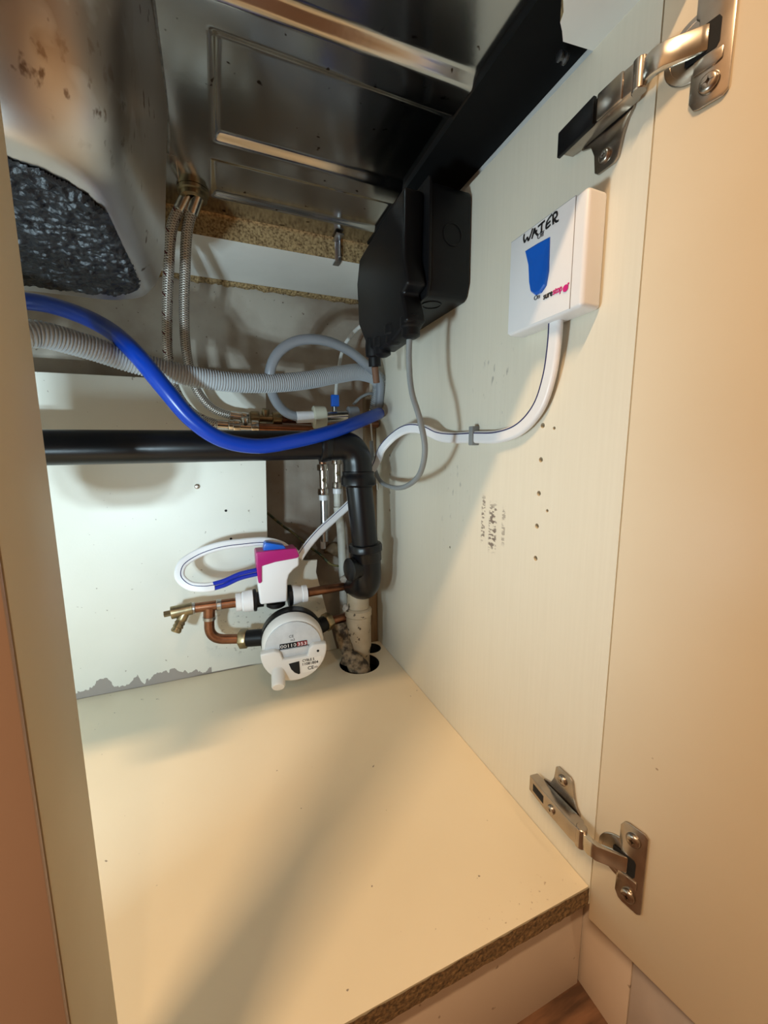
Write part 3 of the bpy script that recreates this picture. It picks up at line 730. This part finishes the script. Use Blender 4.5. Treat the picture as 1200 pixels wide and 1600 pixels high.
# service valves on the two risers in the recess
def riser(label, x, y, ztop, zv, zbot, m_pipe):
    t = thing('riser_valve', label, 'valve', (x, y, zbot))
    cyl('upper_tail', (x, y, zv + .028), (x, y, ztop), .0072, M_copper, t)
    cyl('valve_body', (x, y, zv - .03), (x, y, zv + .03), .0076, M_chrome, t)
    for z in (zv + .018, zv - .030):
        lathe('compression_nut', (x, y, z), (0, 0, 1), [(.0112, 0), (.0118, .001), (.0118, .012), (.0112, .013)], M_chrome, t, hexa=True)
    cyl('valve_slot', (x, y - .0075, zv), (x, y - .0095, zv), .0042, M_brass, t)
    cyl('white_ring', (x, y, zv - .041), (x, y, zv - .0305), .0088, M_white, t)
    cyl('lower_pipe', (x, y, zbot), (x, y, zv - .041), .0072, m_pipe, t)
riser('left service valve on the grey riser behind the waste pipe', -.1020, .560, .40, .340, .215, M_zinc)
riser('right service valve on the white painted riser behind the waste pipe', -.0735, .560, .40, .352, .285, M_paint)
tag(tube('painted_riser', bend([(-.0735, .560, .284), (-.0690, .555, .24), (-.0680, .550, .16), (-.0700, .540, .02)], .02), .0085, M_paint, straight=True, label=''), 'white painted riser pipe with flaking foot in the recess', 'pipe')
tag(tube('earth_wire', [(-0.2121, 0.5980, 0.2794), (-0.1814, 0.5950, 0.2492), (-0.1548, 0.5900, 0.2269), (-0.1339, 0.5800, 0.2057), (-0.1114, 0.5650, 0.1881), (-0.0904, 0.5550, 0.1668), (-0.0648, 0.5500, 0.1612)], .0024, M_earth, label=''), 'green and yellow earth wire drooping across the recess', 'cable')
def lump(name, c, s, m, label, cat, seed):
    bm = bmesh.new(); bmesh.ops.create_icosphere(bm, subdivisions=3, radius=1)
    for v in bm.verts:
        k = 1 + .35 * noise.noise(v.co * 1.6 + Vector((seed, 0, 0))) + .15 * noise.noise(v.co * 4 + Vector((0, seed, 0)))
        v.co = Vector((c[0] + v.co.x * s[0] * k, c[1] + v.co.y * s[1] * k, c[2] + v.co.z * s[2] * k))
    return tag(link(name, bm_mesh(bm), m, smooth=True), label, cat)
lump('mortar_lump', (-0.1276, 0.6000, 0.1953), (.016, .014, .020), M_rubble, 'crumbling lump of old mortar in the recess behind the stop valve', 'mortar', 1.0)
lump('mortar_lump', (-0.0716, 0.6030, 0.1864), (.022, .011, .012), M_timber, 'brown lump of debris under the service valves', 'debris', 4.0)
cp = (-0.1021, 0.5750, 0.1970)
tag(cyl('white_stub', cp, (cp[0], cp[1], cp[2] + .018), .0055, M_white), 'small white plastic stub in the recess', 'stub')
# ------------------------------------------------------------------ copper pipework round the meter
YP = .465
CPW = thing('copper_loop', 'copper pipe loop with drain cock left of the stop valve', 'pipe', (-.30, YP, .08))
A0 = Vector((-0.3415, 0.4650, 0.1464)); A1 = Vector((-0.2747, 0.4650, 0.1460))
cyl('branch_pipe', A0, A1, .0080, M_copper, CPW)
lathe('tee_collar', Vector((-0.3083, 0.4650, 0.1456)), A1 - A0, [(.0084, 0), (.0096, .001), (.0096, .007), (.0084, .008)], M_solder, CPW, 24)
lathe('tee_collar', Vector((-0.3453, 0.4650, 0.1459)), A1 - A0, [(.0084, 0), (.0093, .001), (.0093, .005), (.0084, .006)], M_solder, CPW, 24)
T0 = Vector((-0.3189, 0.4650, 0.1450)); T1 = Vector((-0.3225, 0.4650, 0.0893)); T2 = Vector((-0.2701, 0.4650, 0.0805))
tube('drop_bend', bend([T0, T1, T2], .024, 12), .0080, M_copper, CPW, sides=20, straight=True)
lathe('tee_collar', T0.lerp(T1, .28), T1 - T0, [(.0084, 0), (.0100, .001), (.0100, .006), (.0084, .007)], M_solder, CPW, 24)
cyl('tee_leg', T0, T0.lerp(T1, .30), .0092, M_copper, CPW)
DC = Vector((-0.3753, 0.4630, 0.1440)); DD = (A0 - DC).normalized()
dck = cyl('drain_cock', A0 - DD * .002, A0 - DD * .033, .0100, M_brass, CPW, label='dull brass drain cock')
cyl('square_shank', A0 - DD * .032, A0 - DD * .043, .0048, M_brass, dck, seg=4)
sp0 = A0 - DD * .011; sp1 = Vector((-0.3692, 0.4530, 0.1153))
sd = (sp1 - sp0)
lathe('ribbed_spout', sp0, sd, [(.0075, 0), (.0078, sd.length * .45), (.0068, sd.length * .5), (.0082, sd.length * .62), (.0068, sd.length * .65), (.0082, sd.length * .77), (.0068, sd.length * .80), (.0080, sd.length * .93), (.0066, sd.length), (.0040, sd.length), (.0040, sd.length * .9)], M_brass, dck, 24)
CR = thing('copper_pair', 'two short copper pipes running from stop valve and meter into the corner', 'pipe', (-.10, .48, .07))
e1 = Vector((-0.0718, 0.4850, 0.1427))
cyl('supply_pipe', Vector((-0.1590, 0.4650, 0.1464)), e1, .0080, M_copper, CR)
lathe('pipe_clip', Vector((-0.0857, 0.4810, 0.1421)), (1, 0, .1), [(.0084, 0), (.0096, .0005), (.0096, .0020), (.0084, .0025)], M_solder, CR, 24)
lump('grey_putty', (-0.0850, 0.4740, 0.1591), (.009, .008, .008), M_rubble, 'lump of grey putty on the copper pipe by the waste elbow', 'putty', 7.0)
e2 = Vector((-0.0734, 0.4750, 0.0852))
cyl('meter_pipe', Vector((-0.1240, 0.4620, 0.0876)), e2, .0080, M_copper, CR)
tube('end_elbow', bend([e2 - Vector((.012, 0, 0)), e2 + Vector((.006, .004, .002)), e2 + Vector((.006, .006, .030))], .010), .0092, M_copper, CR, straight=True)
lump('grey_putty', (-0.0853, 0.4680, 0.1051), (.008, .008, .008), M_rubble, 'lump of grey putty at the end of the meter pipe', 'putty', 9.0)

# ------------------------------------------------------------------ stop valve
SV = thing('stop_valve', 'white stop valve with magenta cap and blue rocker above the water meter', 'valve', (-.21, .45, .14))
FY = .447
body = [(-0.2419, 0.4470, 0.2321), (-0.1730, 0.4470, 0.2292), (-0.1740, 0.4470, 0.2018), (-0.1836, 0.4470, 0.1964), (-0.1914, 0.4470, 0.1882), (-0.1946, 0.4470, 0.1781), (-0.1964, 0.4470, 0.1414), (-0.2409, 0.4470, 0.1422), (-0.2428, 0.4470, 0.1767)]
prism('valve_case', body, (0, .030, 0), M_white, SV, .004, 4)
cap = [(-0.2439, 0.4470, 0.2305), (-0.2424, 0.4470, 0.2334), (-0.1785, 0.4470, 0.2336), (-0.1737, 0.4470, 0.2195), (-0.1779, 0.4470, 0.2164), (-0.2137, 0.4470, 0.2134), (-0.2354, 0.4470, 0.2088), (-0.2364, 0.4470, 0.1822), (-0.2391, 0.4470, 0.1800), (-0.2420, 0.4470, 0.1809), (-0.2438, 0.4470, 0.2047)]
prism('magenta_cap', [(x, y - .0025, z) for x, y, z in cap], (0, .035, 0), M_magenta, SV, .002, 3, label='magenta cap')
key = [(-0.2317, 0.4470, 0.2242), (-0.2291, 0.4470, 0.2371), (-0.2268, 0.4470, 0.2407), (-0.1983, 0.4470, 0.2329), (-0.1937, 0.4470, 0.2260), (-0.2133, 0.4470, 0.2236)]
prism('rocker', [(x, y + .004, z + .006) for x, y, z in key], (0, .020, 0), M_bluekey, SV, .0012, label='blue rocker')
pc = Vector((-0.2747, 0.4650, 0.1460)); pd = (A1 - A0).normalized()
lathe('push_fit_end', pc - pd * .004, pd, [(.0100, 0), (.0150, .0005), (.0150, .008), (.0142, .009), (.0142, .010), (.0172, .012), (.0180, .022), (.0180, .027), (.0165, .028)], M_white, SV, 28)
lathe('seal_ring', pc + pd * .0245, pd, [(.0165, 0), (.0188, .0005), (.0188, .004), (.0165, .005), (.0130, .0055), (.0130, .016)], M_black, SV, 28)
pe = Vector((-0.1871, 0.4650, 0.1457))
lathe('seal_ring', pe - pd * .006, pd, [(.0130, 0), (.0188, .0005), (.0188, .006), (.0160, .0065)], M_black, SV, 28)
lathe('push_fit_end', pe + pd * .001, pd, [(.0165, 0), (.0178, .001), (.0172, .006), (.0140, .016), (.0140, .017), (.0150, .018), (.0150, .026), (.0100, .0265)], M_white, SV, 28)
b0 = Vector((-0.2137, 0.4650, 0.1379))
lathe('bottom_plug', b0, (0, 0, -1), [(.016, 0), (.016, .006), (.012, .009), (0, .0095)], M_black, SV, 28)

# ------------------------------------------------------------------ water meter
WM = thing('water_meter', 'round grey water meter with red and black counter beneath the stop valve', 'meter', (-.20, .42, .03))
MC = Vector((-.1920, .440, .0830))                    # centre of the brass line through it
MX = Vector((-.10, -.99, -.03)).normalized()          # the dial looks this way
MU = Vector((0, 0, 1)); MU = (MU - MX * MU.dot(MX)).normalized(); MR = MU.cross(MX)
roll = math.radians(2); MR, MU = MR * math.cos(roll) + MU * math.sin(roll), MU * math.cos(roll) - MR * math.sin(roll)
def mp_(u, v, w): return MC + MR * u + MU * v + MX * w
lathe('meter_body', mp_(0, 0, -.028), MX, [(.030, 0), (.040, .010), (.048, .018), (.0515, .024), (.0515, .042), (.050, .044)], M_black, WM, 48)
lathe('register_ring', mp_(0, 0, .0162), MX, [(.0490, 0), (.0500, .001), (.0495, .016), (.0465, .022), (.0440, .0235), (.0300, .0235), (0, .0235)], M_meterwhite, WM, 56)
def arc_poly(r, a0, a1, n=18): return [(r * math.cos(math.radians(a0 + (a1 - a0) * i / n)), r * math.sin(math.radians(a0 + (a1 - a0) * i / n))) for i in range(n + 1)]
prism('dial_cover', [mp_(u, v, .0400) for u, v in arc_poly(.0445, 2, 178)], MX * .0035, M_meterglass, WM, .0010, label='cloudy clear dial cover')
# clip-on radio module: lower part with a notch for the counter
mod = arc_poly(.0515, 176, 364, 30)[0:] + [(.0300, .0050), (.0235, .0005), (.0205, -.0125), (-.0185, -.0125), (-.0215, .0005), (-.0300, .0050)]
prism('radio_module', [mp_(u, v, .0405) for u, v in mod], MX * .0135, M_meterwhite, WM, .0025, 3)
prism('counter_ledge', [mp_(u, v, .0402) for u, v in ((-.0215, .0005), (.0235, .0005), (.0205, -.0125), (-.0185, -.0125))], MX * .0060, M_meterglass, WM, .0005)
ct = prism('counter_window', [mp_(u, v, .0436) for u, v in ((-.0215, .0015), (.0215, .0015), (.0215, .0100), (-.0215, .0100))], MX * .0008, M_dark, WM, .0002, label='counter window')
prism('red_drum', [mp_(u, v, .0443) for u, v in ((.0055, .0022), (.0212, .0022), (.0212, .0095), (.0055, .0095))], MX * .0004, mat('counter red', (.30, .01, .02), .4), ct, .0001)
text('counter_digits', '00110', mp_(-.0205, .0032, .0447), MR, MU, .0075, M_white, ct, width=.0245)
text('counter_digits', '353', mp_(.0065, .0032, .0449), MR, MU, .0075, M_white, ct, width=.0135)
for u in (-.0155, -.0103, -.0051, .0001, .0107, .0160):
    prism('drum_gap', [mp_(u + a, v, .0448) for a, v in ((-.0003, .0018), (.0003, .0018), (.0003, .0098), (-.0003, .0098))], MX * .0003, M_dark, ct, 0)
text('dial_print', 'm3', mp_(-.004, .0125, .0437), MR, MU, .0055, M_greyink, WM)
text('dial_print', 'CE', mp_(-.006, .0185, .0437), MR, MU, .0062, M_greyink, WM)
prism('sensor_window', [mp_(u, v, .0541) for u, v in ((-.0100, -.0200), (.0065, -.0185), (.0065, -.0400), (.0040, -.0410), (-.0020, -.0370), (-.0070, -.0300))], MX * .0004, M_dark, WM, .0001, label='dark wedge window')
lb = prism('module_label', [mp_(u, v, .0541) for u, v in ((.0095, -.0155), (.0415, -.0155), (.0415, -.0200), (.0380, -.0290), (.0310, -.0400), (.0095, -.0400))], MX * .0003, mat('label paper', (.80, .77, .72), .6), WM, 0, label='white printed label')
text('label_print', 'CYBLE 5', mp_(.0112, -.0208, .0545), MR, MU, .0058, M_ink, lb, bold=.0001, width=.0190)
text('label_print', '11081804', mp_(.0112, -.0272, .0545), MR, MU, .0064, M_ink, lb, bold=.0001, width=.0250)
text('label_print', 'CE', mp_(.0190, -.0360, .0545), MR, MU, .0080, M_ink, lb, bold=.0001, width=.0095)
text('label_print', 'UKCA', mp_(.0295, -.0350, .0545), MR, MU, .0042, M_greyink, lb, width=.0055)
cyl('seal_hole', mp_(.0370, -.0065, .0535), mp_(.0370, -.0065, .0543), .0021, M_dark, WM, 0, 14)
tb = lathe('module_spout', mp_(-.0270, -.0300, .046), MX + MU * -.55 - MR * .05, [(.0108, 0), (.0102, .029), (.0090, .0312), (0, .0316)], M_meterwhite, WM, 28)
for s, q in ((-1, T2), (1, Vector((-0.1240, 0.4620, 0.0876)))):
    c0 = MC + MX * -.010
    c0 = Vector((c0.x + s * .040, c0.y, c0.z)); dirv = q - c0
    cyl('meter_tail', c0, q - dirv.normalized() * .004, .0140, M_black, WM)
    lathe('union_nut', q - dirv.normalized() * .008, dirv, [(.0150, 0), (.0165, .001), (.0165, .013), (.0150, .014)], M_brass, WM, hexa=True)

# ------------------------------------------------------------------ junction box on the side panel
JB = thing('junction_box', 'large black plastic box with round knockouts mounted high on the side panel', 'box', (-.04, .31, .52))
bb = [(.2195, .690), (.215, .684), (.2145, .590), (.2195, .575), (.225, .5715), (.385, .5715), (.395, .580), (.395, .685), (.388, .692), (.228, .6935)]
prism('back_box', [(-.0005, y, z) for y, z in bb], (-.0545, 0, 0), M_black, JB, .003, 3)
cv = [(-0.0820, 0.2255, 0.6833), (-0.0820, 0.2284, 0.6116), (-0.0820, 0.2164, 0.5801), (-0.0820, 0.2335, 0.5753), (-0.0820, 0.2177, 0.5413), (-0.0820, 0.2559, 0.5295), (-0.0820, 0.3053, 0.5274), (-0.0820, 0.3505, 0.5404), (-0.0820, 0.3891, 0.5836), (-0.0820, 0.3956, 0.6430), (-0.0820, 0.3822, 0.6732), (-0.0820, 0.3025, 0.6801)]
prism('cover', cv, (.0255, 0, 0), M_black, JB, .004, 3, label='black bulging front cover')
lp = [(.2170, .6945), (.2136, .689), (.2136, .585), (.219, .570), (.30, .565), (.30, .6945)]
prism('seam_flange', [(-.0570, y, z) for y, z in lp], (.0035, 0, 0), M_black, JB, .001)
lathe('knockout', (-.0265, .2145, .6385), (0, -1, 0), [(.0125, 0), (.0125, .0009), (.0117, .0011), (.0109, .0009), (.0109, .0002), (0, .0002)], M_black, JB, 32)
lathe('knockout', (-.036, .245, .5715), (0, 0, -1), [(.0125, 0), (.0125, .0009), (.0117, .0011), (.0109, .0009), (.0109, .0002), (0, .0002)], M_black, JB, 32)
for k, p in enumerate(((-0.0700, 0.2324, 0.5441), (-0.0740, 0.2721, 0.5460), (-0.0740, 0.3111, 0.5402))):
    p = Vector(p)
    lathe('cable_gland', p + Vector((0, 0, .006)), (0.0, 0, -1), [(.0100, 0), (.0130, .002), (.0130, .012), (.0110, .014), (.0110, .022), (.0060, .025)], M_black, JB, 20)
g = Vector((-0.0740, 0.3454, 0.5461))
lathe('outlet_spigot', g, (.1, .12, -1), [(.011, -.008), (.0125, .004), (.0125, .016), (.009, .018), (.009, .030)], M_black, JB, 20)
cyl('brass_tail', g + Vector((.003, .004, -.030)), g + Vector((.007, .008, -.052)), .0050, M_brownedge, JB)

# grey flex looping from the box
tag(tube('grey_flex', [(-0.0700, 0.2357, 0.5329), (-0.0690, 0.2392, 0.5045), (-0.0670, 0.2358, 0.4666), (-0.0640, 0.2190, 0.4310), (-0.0600, 0.2128, 0.3969), (-0.0540, 0.2354, 0.3668), (-0.0480, 0.2873, 0.3459), (-0.0400, 0.3602, 0.3383), (-0.0303, 0.4400, 0.3467), (-0.0296, 0.4700, 0.3754), (-0.0255, 0.4900, 0.4130)], .0036, M_cable, label=''), 'grey flex hanging in a loop from the black box beside the side panel', 'cable')
tag(tube('thin_cord', [(-0.0238, 0.5000, 0.4722), (-0.0223, 0.4950, 0.4250), (-0.0181, 0.4900, 0.3773), (-0.0095, 0.5000, 0.3217)], .0015, M_whitecable, label=''), 'very thin pale cord dangling in the back corner', 'cord')

# ------------------------------------------------------------------ remote water switch
WS = thing('water_switch', 'white wall switch box with blue rocker and handwritten WATER on it', 'switch', (-.011, .074, .5015))
XF = -.0215
def sq(x, i): return [(x, .1185 - i, .5030 + i), (x, .0310 + i, .5030 + i), (x, .0310 + i, .5880 - i), (x, .1185 - i, .5880 - i)]
prism('switch_case', sq(-.0005, 0), (XF + .0007, 0, 0), M_white, WS, .0035, 4)
prism('face_plate', [(XF + .0003, .1165, .5045), (XF + .0003, .0425, .5045), (XF + .0003, .0425, .5865), (XF + .0003, .1165, .5865)], (-.0008, 0, 0), M_white, WS, .0006, 2)
for a, b in (((.1167, .5867), (.0423, .5867)), ((.0423, .5867), (.0423, .5043))):
    tube('plate_seam', [(XF - .0001, a[0], a[1]), (XF - .0001, b[0], b[1])], .0002, M_grey, WS, n=2, sides=6)
rk = [(-0.0223, 0.0963, 0.5703), (-0.0223, 0.0811, 0.5698), (-0.0223, 0.0669, 0.5685), (-0.0223, 0.0664, 0.5545), (-0.0223, 0.0660, 0.5415), (-0.0223, 0.0680, 0.5311), (-0.0223, 0.0732, 0.5272), (-0.0223, 0.0793, 0.5273), (-0.0223, 0.0850, 0.5319), (-0.0223, 0.0879, 0.5405), (-0.0223, 0.0909, 0.5566)]
def rocker():
    # dished key: upper edge sunk, nose proud
    bm = bmesh.new(); zz = [p[2] for p in rk]; z0, z1 = min(zz), max(zz); yc = sum(p[1] for p in rk) / len(rk)
    rings = []
    for f, off in ((1.0, .0), (1.0, .6), (.94, 1.0), (.5, .55)):
        ring = []
        zc = (z0 + z1) / 2
        for x, y, z in rk:
            t = (z - z0) / (z1 - z0)
            ring.append(bm.verts.new((XF - .0004 - off * (.0030 - .0022 * t), yc + (y - yc) * f, zc + (z - zc) * f)))
        rings.append(ring)
    n = len(rk)
    for A, B in zip(rings, rings[1:]):
        for i in range(n): bm.faces.new((A[i], A[(i + 1) % n], B[(i + 1) % n], B[i]))
    bm.faces.new(rings[-1])
    return bm_mesh(bm)
link('rocker', rocker(), M_bluekey, WS, label='blue rocker')
strokes = [[(-0.0223, 0.0986, 0.5853), (-0.0223, 0.0991, 0.5820), (-0.0223, 0.0976, 0.5780)],
           [(-0.0223, 0.0976, 0.5780), (-0.0223, 0.0959, 0.5795), (-0.0223, 0.0943, 0.5809)],
           [(-0.0223, 0.0943, 0.5809), (-0.0223, 0.0936, 0.5790), (-0.0223, 0.0926, 0.5773)],
           [(-0.0223, 0.0926, 0.5773), (-0.0223, 0.0900, 0.5810), (-0.0223, 0.0880, 0.5850)],
           [(-0.0223, 0.0885, 0.5768), (-0.0223, 0.0871, 0.5803), (-0.0223, 0.0858, 0.5840)],
           [(-0.0223, 0.0856, 0.5840), (-0.0223, 0.0842, 0.5799), (-0.0223, 0.0810, 0.5761)],
           [(-0.0223, 0.0869, 0.5804), (-0.0223, 0.0846, 0.5806), (-0.0223, 0.0823, 0.5808)],
           [(-0.0223, 0.0815, 0.5833), (-0.0223, 0.0776, 0.5838), (-0.0223, 0.0737, 0.5842)],
           [(-0.0223, 0.0770, 0.5839), (-0.0223, 0.0773, 0.5804), (-0.0223, 0.0770, 0.5765)],
           [(-0.0223, 0.0783, 0.5774), (-0.0223, 0.0776, 0.5772), (-0.0223, 0.0767, 0.5773)],
           [(-0.0223, 0.0712, 0.5824), (-0.0223, 0.0719, 0.5797), (-0.0223, 0.0718, 0.5771)],
           [(-0.0223, 0.0712, 0.5822), (-0.0223, 0.0687, 0.5840), (-0.0223, 0.0658, 0.5852)],
           [(-0.0223, 0.0714, 0.5797), (-0.0223, 0.0694, 0.5803), (-0.0223, 0.0673, 0.5808)],
           [(-0.0223, 0.0718, 0.5771), (-0.0223, 0.0692, 0.5773), (-0.0223, 0.0671, 0.5780)],
           [(-0.0223, 0.0647, 0.5836), (-0.0223, 0.0645, 0.5800), (-0.0223, 0.0640, 0.5765)],
           [(-0.0223, 0.0651, 0.5833), (-0.0223, 0.0635, 0.5848), (-0.0223, 0.0610, 0.5841), (-0.0223, 0.0605, 0.5813), (-0.0223, 0.0631, 0.5801)],
           [(-0.0223, 0.0631, 0.5801), (-0.0223, 0.0609, 0.5772), (-0.0223, 0.0584, 0.5768)]]
def ink(ss_):
    bm = bmesh.new()
    for st in ss_:
        P = spline([Vector(q) for q in st], 6)
        me = sweep_mesh(P, [(-.0009, 0), (-.0006, .0003), (.0006, .0003), (.0009, 0), (0, -.0001)], face=(-1, 0, 0)); bm.from_mesh(me)
    return bm_mesh(bm)
link('marker_word', ink(strokes), M_ink, WS, label='handwritten word WATER in black marker')
text('switch_print', 'Off', (-0.0225, 0.0816, 0.5729), (0, -1, 0), (0, 0, 1), .0058, M_greyink, WS)
text('switch_print', 'On', (-0.0225, 0.0821, 0.5236), (0, -1, 0), (0, 0, 1), .0056, M_greyink, WS)
text('maker_print', 'sure', (-0.0225, 0.0708, 0.5207), (0, -1, 0), (0, 0, 1), .0076, M_ink, WS, bold=.0001, width=.0102)
text('maker_print', 'stop', (-0.0225, 0.0601, 0.5208), (0, -1, 0), (0, 0, 1), .0076, M_pink, WS, bold=.0001, width=.0096)
d0 = (-0.0225, 0.0468, 0.5213)
lathe('maker_dot', d0, (-1, 0, 0), [(.0027, 0), (.0027, .0003), (0, .00032)], M_pink, WS, 24)
d1 = (-0.0225, 0.0441, 0.5238)
lathe('maker_dot', d1, (-1, 0, 0), [(.0008, 0), (.0008, .0003), (0, .00032)], M_pink, WS, 12)

# ------------------------------------------------------------------ twin tube from switch to stop valve
def fig8(r=.0037, n=12):
    out = []
    for cx, a0 in ((r * .94, -100), (-r * .94, 80)):
        for i in range(n + 1):
            t = math.radians(a0 + 200 * i / n); out.append((cx + r * math.cos(t), r * .92 * math.sin(t)))
    return out
TT = thing('twin_tube', 'flat white twin tube with navy line running from the switch to the stop valve', 'tube', (-.01, .2, .40))
def twin(pts, face, side=1, so=.0040, n=12):
    P = spline(pts, n)
    link('white_sleeve', sweep_mesh(P, fig8(), face=face), M_white, TT, smooth=True)
    # navy line along one edge
    prof = [(side * so - .0006, .0020), (side * so + .0006, .0020), (side * so + .0006, .0037), (side * so - .0006, .0037)]
    link('navy_line', sweep_mesh(P, prof, face=face), M_navy, TT, label='navy line')
wallrun = [(-0.0100, 0.0677, 0.5063), (-0.0090, 0.0692, 0.4840), (-0.0075, 0.0747, 0.4579), (-0.0060, 0.0871, 0.4333), (-0.0055, 0.1100, 0.4158), (-0.0050, 0.1451, 0.4084), (-0.0050, 0.1928, 0.4096), (-0.0060, 0.2401, 0.4106), (-0.0120, 0.2646, 0.4141), (-0.0220, 0.2827, 0.4226), (-0.0300, 0.3170, 0.4271), (-0.0320, 0.3707, 0.4174), (-0.0388, 0.4000, 0.3998), (-0.0349, 0.4400, 0.3760), (-0.0444, 0.4750, 0.3369), (-0.0674, 0.4900, 0.3008), (-0.0976, 0.4900, 0.2749), (-0.1282, 0.4850, 0.2517), (-0.1543, 0.4750, 0.2289), (-0.1714, 0.4650, 0.2110)]
twin(wallrun, lambda f: (-1, 0, 0) if f < .55 else (-1 + min(1, (f - .55) / .15), -min(1, (f - .55) / .15) - .02, .3 * min(1, (f - .55) / .15)), -1, .0046)
loop = [(-0.1856, 0.4700, 0.2227), (-0.1986, 0.4750, 0.2342), (-0.2249, 0.4750, 0.2434), (-0.2611, 0.4700, 0.2454), (-0.3004, 0.4650, 0.2437), (-0.3335, 0.4600, 0.2345), (-0.3524, 0.4500, 0.2227), (-0.3553, 0.4400, 0.2076), (-0.3426, 0.4320, 0.1943), (-0.3234, 0.4300, 0.1894), (-0.3081, 0.4320, 0.1887)]
twin(loop, lambda f: (0, -1, .25), 1, .0022)
for o_ in (-1, 1):
    dz = Vector((0, 0, .0037 * o_))
    tube('blue_tube', [Vector(q) + dz for q in ((-0.3099, 0.4320, 0.1890), (-0.2942, 0.4360, 0.1908), (-0.2698, 0.4440, 0.1969), (-0.2405, 0.4520, 0.1986))], .0034, M_bluetube, TT, label='blue inner tube')
cc = (0.0000, 0.1922, 0.4111)
tag(prism('cable_clip', [(0, cc[1] + a, cc[2] + b) for a, b in ((-.004, -.0112), (.004, -.0112), (.004, .0112), (-.004, .0112))], (-.0102, 0, 0), M_cable, None, .0010), 'small grey clip holding the twin tube to the side panel', 'clip')
